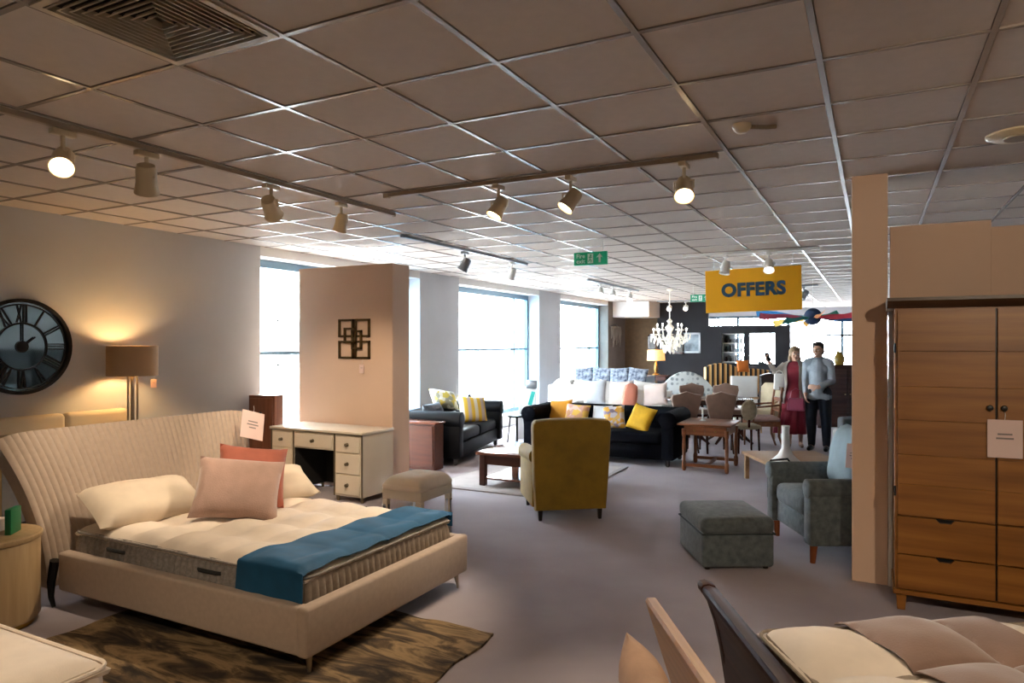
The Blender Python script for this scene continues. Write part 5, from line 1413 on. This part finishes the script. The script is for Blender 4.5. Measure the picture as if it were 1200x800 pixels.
for s in (-1, 1):
    ch_.append([((s * 0.08, 0.01, 0.86), 0.088), ((s * 0.085, 0.0, 0.47), 0.055), ((s * 0.085, 0.02, 0.32), 0.052), ((s * 0.085, 0.03, 0.09), 0.032), ((s * 0.085, 0.03, 0.045), 0.034), ((s * 0.095, -0.08, 0.028), 0.028), ((s * 0.098, -0.14, 0.022), 0.020)])
ch_ += hand(rw, (-0.25, -0.25, 0.9), (0.3, -0.9, 0), 0.9, 0.35) + hand(lw, (0.0, -0.15, -1), (-1, 0, 0), 0.9, 0.9) + hc
link_mesh(blob(ch_, hb_), 'body', M_skin, wo)
face(wo, fw, 0.95)
hair = [(fw(0, 0.030, 0.036), 0.098, (0.95, 1.03, 1.06)), (fw(0.0, 0.075, -0.06), 0.07, (1.1, 0.7, 1.5)), (fw(0.074, 0.045, -0.10), 0.042, (0.75, 0.9, 2.6)), (fw(-0.074, 0.045, -0.10), 0.042, (0.75, 0.9, 2.6)), (fw(0.03, -0.045, 0.088), 0.045, (1.2, 0.9, 0.6)), (fw(-0.03, -0.045, 0.088), 0.045, (1.2, 0.9, 0.6))]
link_mesh(blob([], hair, 0.008), 'hair', M_hairb, wo)


def loft(sections, n, a0=0.0, a1=2 * PI, thick=0.006, fold=lambda z, a: 0.0):
    """sections (z, rx, ry, cx, cy); angles measured from the front (-y)"""
    full = abs(a1 - a0 - 2 * PI) < 1e-6
    def fn(u, v):
        i = min(int(v * (len(sections) - 1)), len(sections) - 2); k = v * (len(sections) - 1) - i; k2 = k * k * (3 - 2 * k)
        A, B = sections[i], sections[i + 1]; S = [A[0] + (B[0] - A[0]) * k] + [A[q] + (B[q] - A[q]) * k2 for q in range(1, 5)]
        a = a0 + (a1 - a0) * u; g_ = 1 + fold(S[0], a)
        return (S[3] + S[1] * g_ * math.sin(a), S[4] - S[2] * g_ * math.cos(a), S[0])
    return MB().sheet(fn, n, 40, thick, close_u=full)


M_crim = mat('crimson_jersey', '8a1730', rough=0.75, var=0.15, scale=5, sheen=0.3)
dr_fold = lambda z, a: (0.11 * max(0, (1.0 - z)) * math.sin(a * 9 + 1.5 * math.sin(a * 2)))
loft([(1.385, 0.075, 0.068, 0, 0.008), (1.35, 0.13, 0.085, 0, 0.01), (1.28, 0.152, 0.125, 0, 0.005), (1.20, 0.160, 0.142, 0, -0.004), (1.04, 0.128, 0.122, 0, 0.005), (0.90, 0.185, 0.150, 0, 0.012), (0.60, 0.225, 0.19, -0.02, 0.01), (0.22, 0.290, 0.25, -0.06, 0.01)], 90, fold=dr_fold).build('dress', M_crim, wo, smooth=70)
M_jack = mat('pale_taupe_jacket', '9c948a', rough=0.85, var=0.1, scale=8)
jk = loft([(1.405, 0.085, 0.082, 0, 0.018), (1.36, 0.165, 0.105, 0, 0.015), (1.29, 0.197, 0.140, 0, 0.01), (1.15, 0.195, 0.162, 0, 0.005), (1.02, 0.180, 0.150, 0, 0.01), (0.86, 0.228, 0.175, 0, 0.015), (0.70, 0.255, 0.19, 0, 0.015)], 70, D(15), D(318), 0.008, lambda z, a: 0.03 * math.sin(a * 7) * max(0, 1.2 - z))
jk.build('jacket', M_jack, wo, smooth=70)
for (a, b, c) in (((-0.15, 0.012, 1.315), re, rw), ((0.15, 0.012, 1.315), le, lw)):
    a = V(a); c2 = b + (c - b) * 0.88
    MB().tube([a, a + (b - a) * 0.4, b, b + (c2 - b) * 0.45, c2], [0.068, 0.06, 0.053, 0.047, 0.040], 14).ball(b, 0.053, n=14).build('jacket_sleeve', M_jack, wo, smooth=60)
for s in (-1, 1):
    sh_ = blob([[((s * 0.086, 0.045, 0.022), 0.030), ((s * 0.096, -0.07, 0.022), 0.034), ((s * 0.10, -0.15, 0.020), 0.024)]], (), 0.007)
    for v_ in sh_.vertices:
        v_.co.z = max(v_.co.z, 0.001)
    link_mesh(sh_, 'shoe', mat('nude_shoe', '8a6a58', rough=0.5), wo)
bgx = thing('handbag', 'small pink handbag held at the woman\'s side', 'handbag', Wd(11.02, 4.50, 0.60), T - 0.5)
MB().box((0, 0, 0.11), (0.24, 0.09, 0.20), 0.03, seg=3, taper=1.15).build('body', mat('pink_leather', '9c4460', rough=0.5, var=0.06), bgx)
MB().tube([(-0.09, 0, 0.20), (-0.07, 0, 0.32), (0, 0, 0.37), (0.07, 0, 0.32), (0.09, 0, 0.20)], 0.007, 6).build('handle', MATS['pink_leather'], bgx)
ph = tag(MB().box((0, 0, 0.0), (0.075, 0.010, 0.15), 0.006).build('phone', M_dark, None, Wd(11.35, 4.62) + Matrix.Rotation(T - 0.34, 3, 'Z') @ V((-0.425, -0.165, 1.455)), (D(15), D(-15), T - 0.34)), 'dark phone in the raised hand of the woman', 'phone')

# man: grey blue shirt, dark jeans, one forearm across the belly
mn = thing('person', 'man in a grey blue shirt and dark jeans looking where the woman points', 'person', Wd(10.95, 4.82), T - 0.55)
hb_, hc, fm = head_parts((0.0, -0.015, 1.575), D(-12), 1.0)
rw, re = V((-0.165, -0.13, 0.88)), V((-0.192, 0.02, 1.11)); lw, le = V((0.02, -0.19, 0.995)), V((0.200, -0.0, 1.09))
ch_ = [[((0, 0.01, 0.95), 0.125), ((0, 0.0, 1.08), 0.115), ((0, 0.0, 1.24), 0.122), ((0, 0.01, 1.36), 0.10), ((0, 0.008, 1.43), 0.062), ((0, -0.005, 1.52), 0.056)],
       [((-0.085, 0.0, 1.27), 0.078), ((0.085, 0.0, 1.27), 0.078)], [((-0.08, 0.01, 0.92), 0.10), ((0.08, 0.01, 0.92), 0.10)],
       [((-0.1, 0.01, 1.39), 0.06), ((-0.165, 0.01, 1.365), 0.062), (re, 0.046), (rw, 0.031)], [((0.1, 0.01, 1.39), 0.06), ((0.165, 0.01, 1.365), 0.062), (le, 0.046), (lw, 0.031)]]
legs = []
for s in (-1, 1):
    lx = s * 0.115 if s > 0 else -0.10
    legs.append([((s * 0.085, 0.01, 0.90), 0.100), ((lx, -0.01, 0.50), 0.066), ((lx, 0.02, 0.34), 0.060), ((lx, 0.03, 0.09), 0.042)])
    ch_.append(legs[-1] + [((lx, 0.03, 0.05), 0.040), ((lx + s * 0.01, -0.09, 0.034), 0.032), ((lx + s * 0.015, -0.15, 0.026), 0.024)])
ch_ += hand(rw, (0.1, -0.2, -1), (1, 0, 0), 1.0, 0.6) + hand(lw, (-0.95, -0.1, 0.1), (0, 1, -0.2), 1.0, 0.6) + hc
link_mesh(blob(ch_, hb_), 'body', M_skin, mn)
face(mn, fm, 1.0, '8a5a4c')
link_mesh(blob([], [(fm(0, 0.026, 0.046), 0.094, (0.95, 1.05, 0.98)), (fm(0, 0.065, -0.02), 0.07, (1.1, 0.6, 1.2)), (fm(0, -0.05, 0.095), 0.05, (1.3, 0.8, 0.6))], 0.008), 'hair', M_hairk, mn)
M_shirt = mat('grey_blue_shirt', '9ba5ae', rough=0.85, var=0.12, scale=9, bump=0.25, bscale=24)
tor = [[((0, 0.01, 0.90), 0.140), ((0, 0.0, 1.06), 0.124), ((0, 0.0, 1.24), 0.128), ((0, 0.01, 1.355), 0.112), ((0, 0.01, 1.425), 0.074)], [((-0.08, 0.0, 1.27), 0.088), ((0.08, 0.0, 1.27), 0.088)], [((-0.068, 0.01, 0.84), 0.134), ((0.068, 0.01, 0.84), 0.134)],
       [((-0.1, 0.01, 1.388), 0.072), ((-0.165, 0.01, 1.365), 0.068), (re, 0.054), (re + (rw - re) * 0.86, 0.043)], [((0.1, 0.01, 1.388), 0.072), ((0.165, 0.01, 1.365), 0.068), (le, 0.054), (le + (lw - le) * 0.80, 0.043)]]
sm_ = blob(tor, (), 0.009, 3)
for v_ in sm_.vertices:
    v_.co.z = max(v_.co.z, 0.80 + 0.012 * math.sin(v_.co.x * 30))
link_mesh(sm_, 'shirt', M_shirt, mn)
MB().tube([(0.074 * math.sin(a), 0.006 - 0.074 * math.cos(a), 1.452 + 0.012 * -math.cos(a)) for a in [2 * PI * k / 20 for k in range(20)]], 0.014, 8, closed=True).build('collar', M_shirt, mn)
jn = [[(p, r_ + 0.014) for p, r_ in c] for c in legs] + [[((-0.072, 0.01, 0.90), 0.111), ((0.072, 0.01, 0.90), 0.111)]]
link_mesh(blob(jn, (), 0.009, 3), 'jeans', mat('dark_denim', '141b28', rough=0.85, var=0.15, scale=20), mn)
for s in (-1, 1):
    lx = s * 0.115 if s > 0 else -0.10
    sh_ = blob([[((lx, 0.055, 0.035), 0.042), ((lx + s * 0.01, -0.08, 0.034), 0.044), ((lx + s * 0.015, -0.165, 0.030), 0.032)]], (), 0.008)
    for v_ in sh_.vertices:
        v_.co.z = max(v_.co.z, 0.001)
    link_mesh(sh_, 'shoe', M_dark, mn)

tb = thing('tote_bag', 'white tote bag hanging below the raised arm of the woman', 'bag', Wd(11.22, 4.31, 0.93), T - 0.3)
MB().box((0, 0, 0.13), (0.15, 0.06, 0.26), 0.02, seg=3, taper=1.1).build('body', M_white, tb)
MB().tube([(-0.05, 0, 0.25), (-0.04, 0, 0.29), (0, 0, 0.31), (0.04, 0, 0.29), (0.05, 0, 0.25)], 0.006, 6).build('handle', M_white, tb)
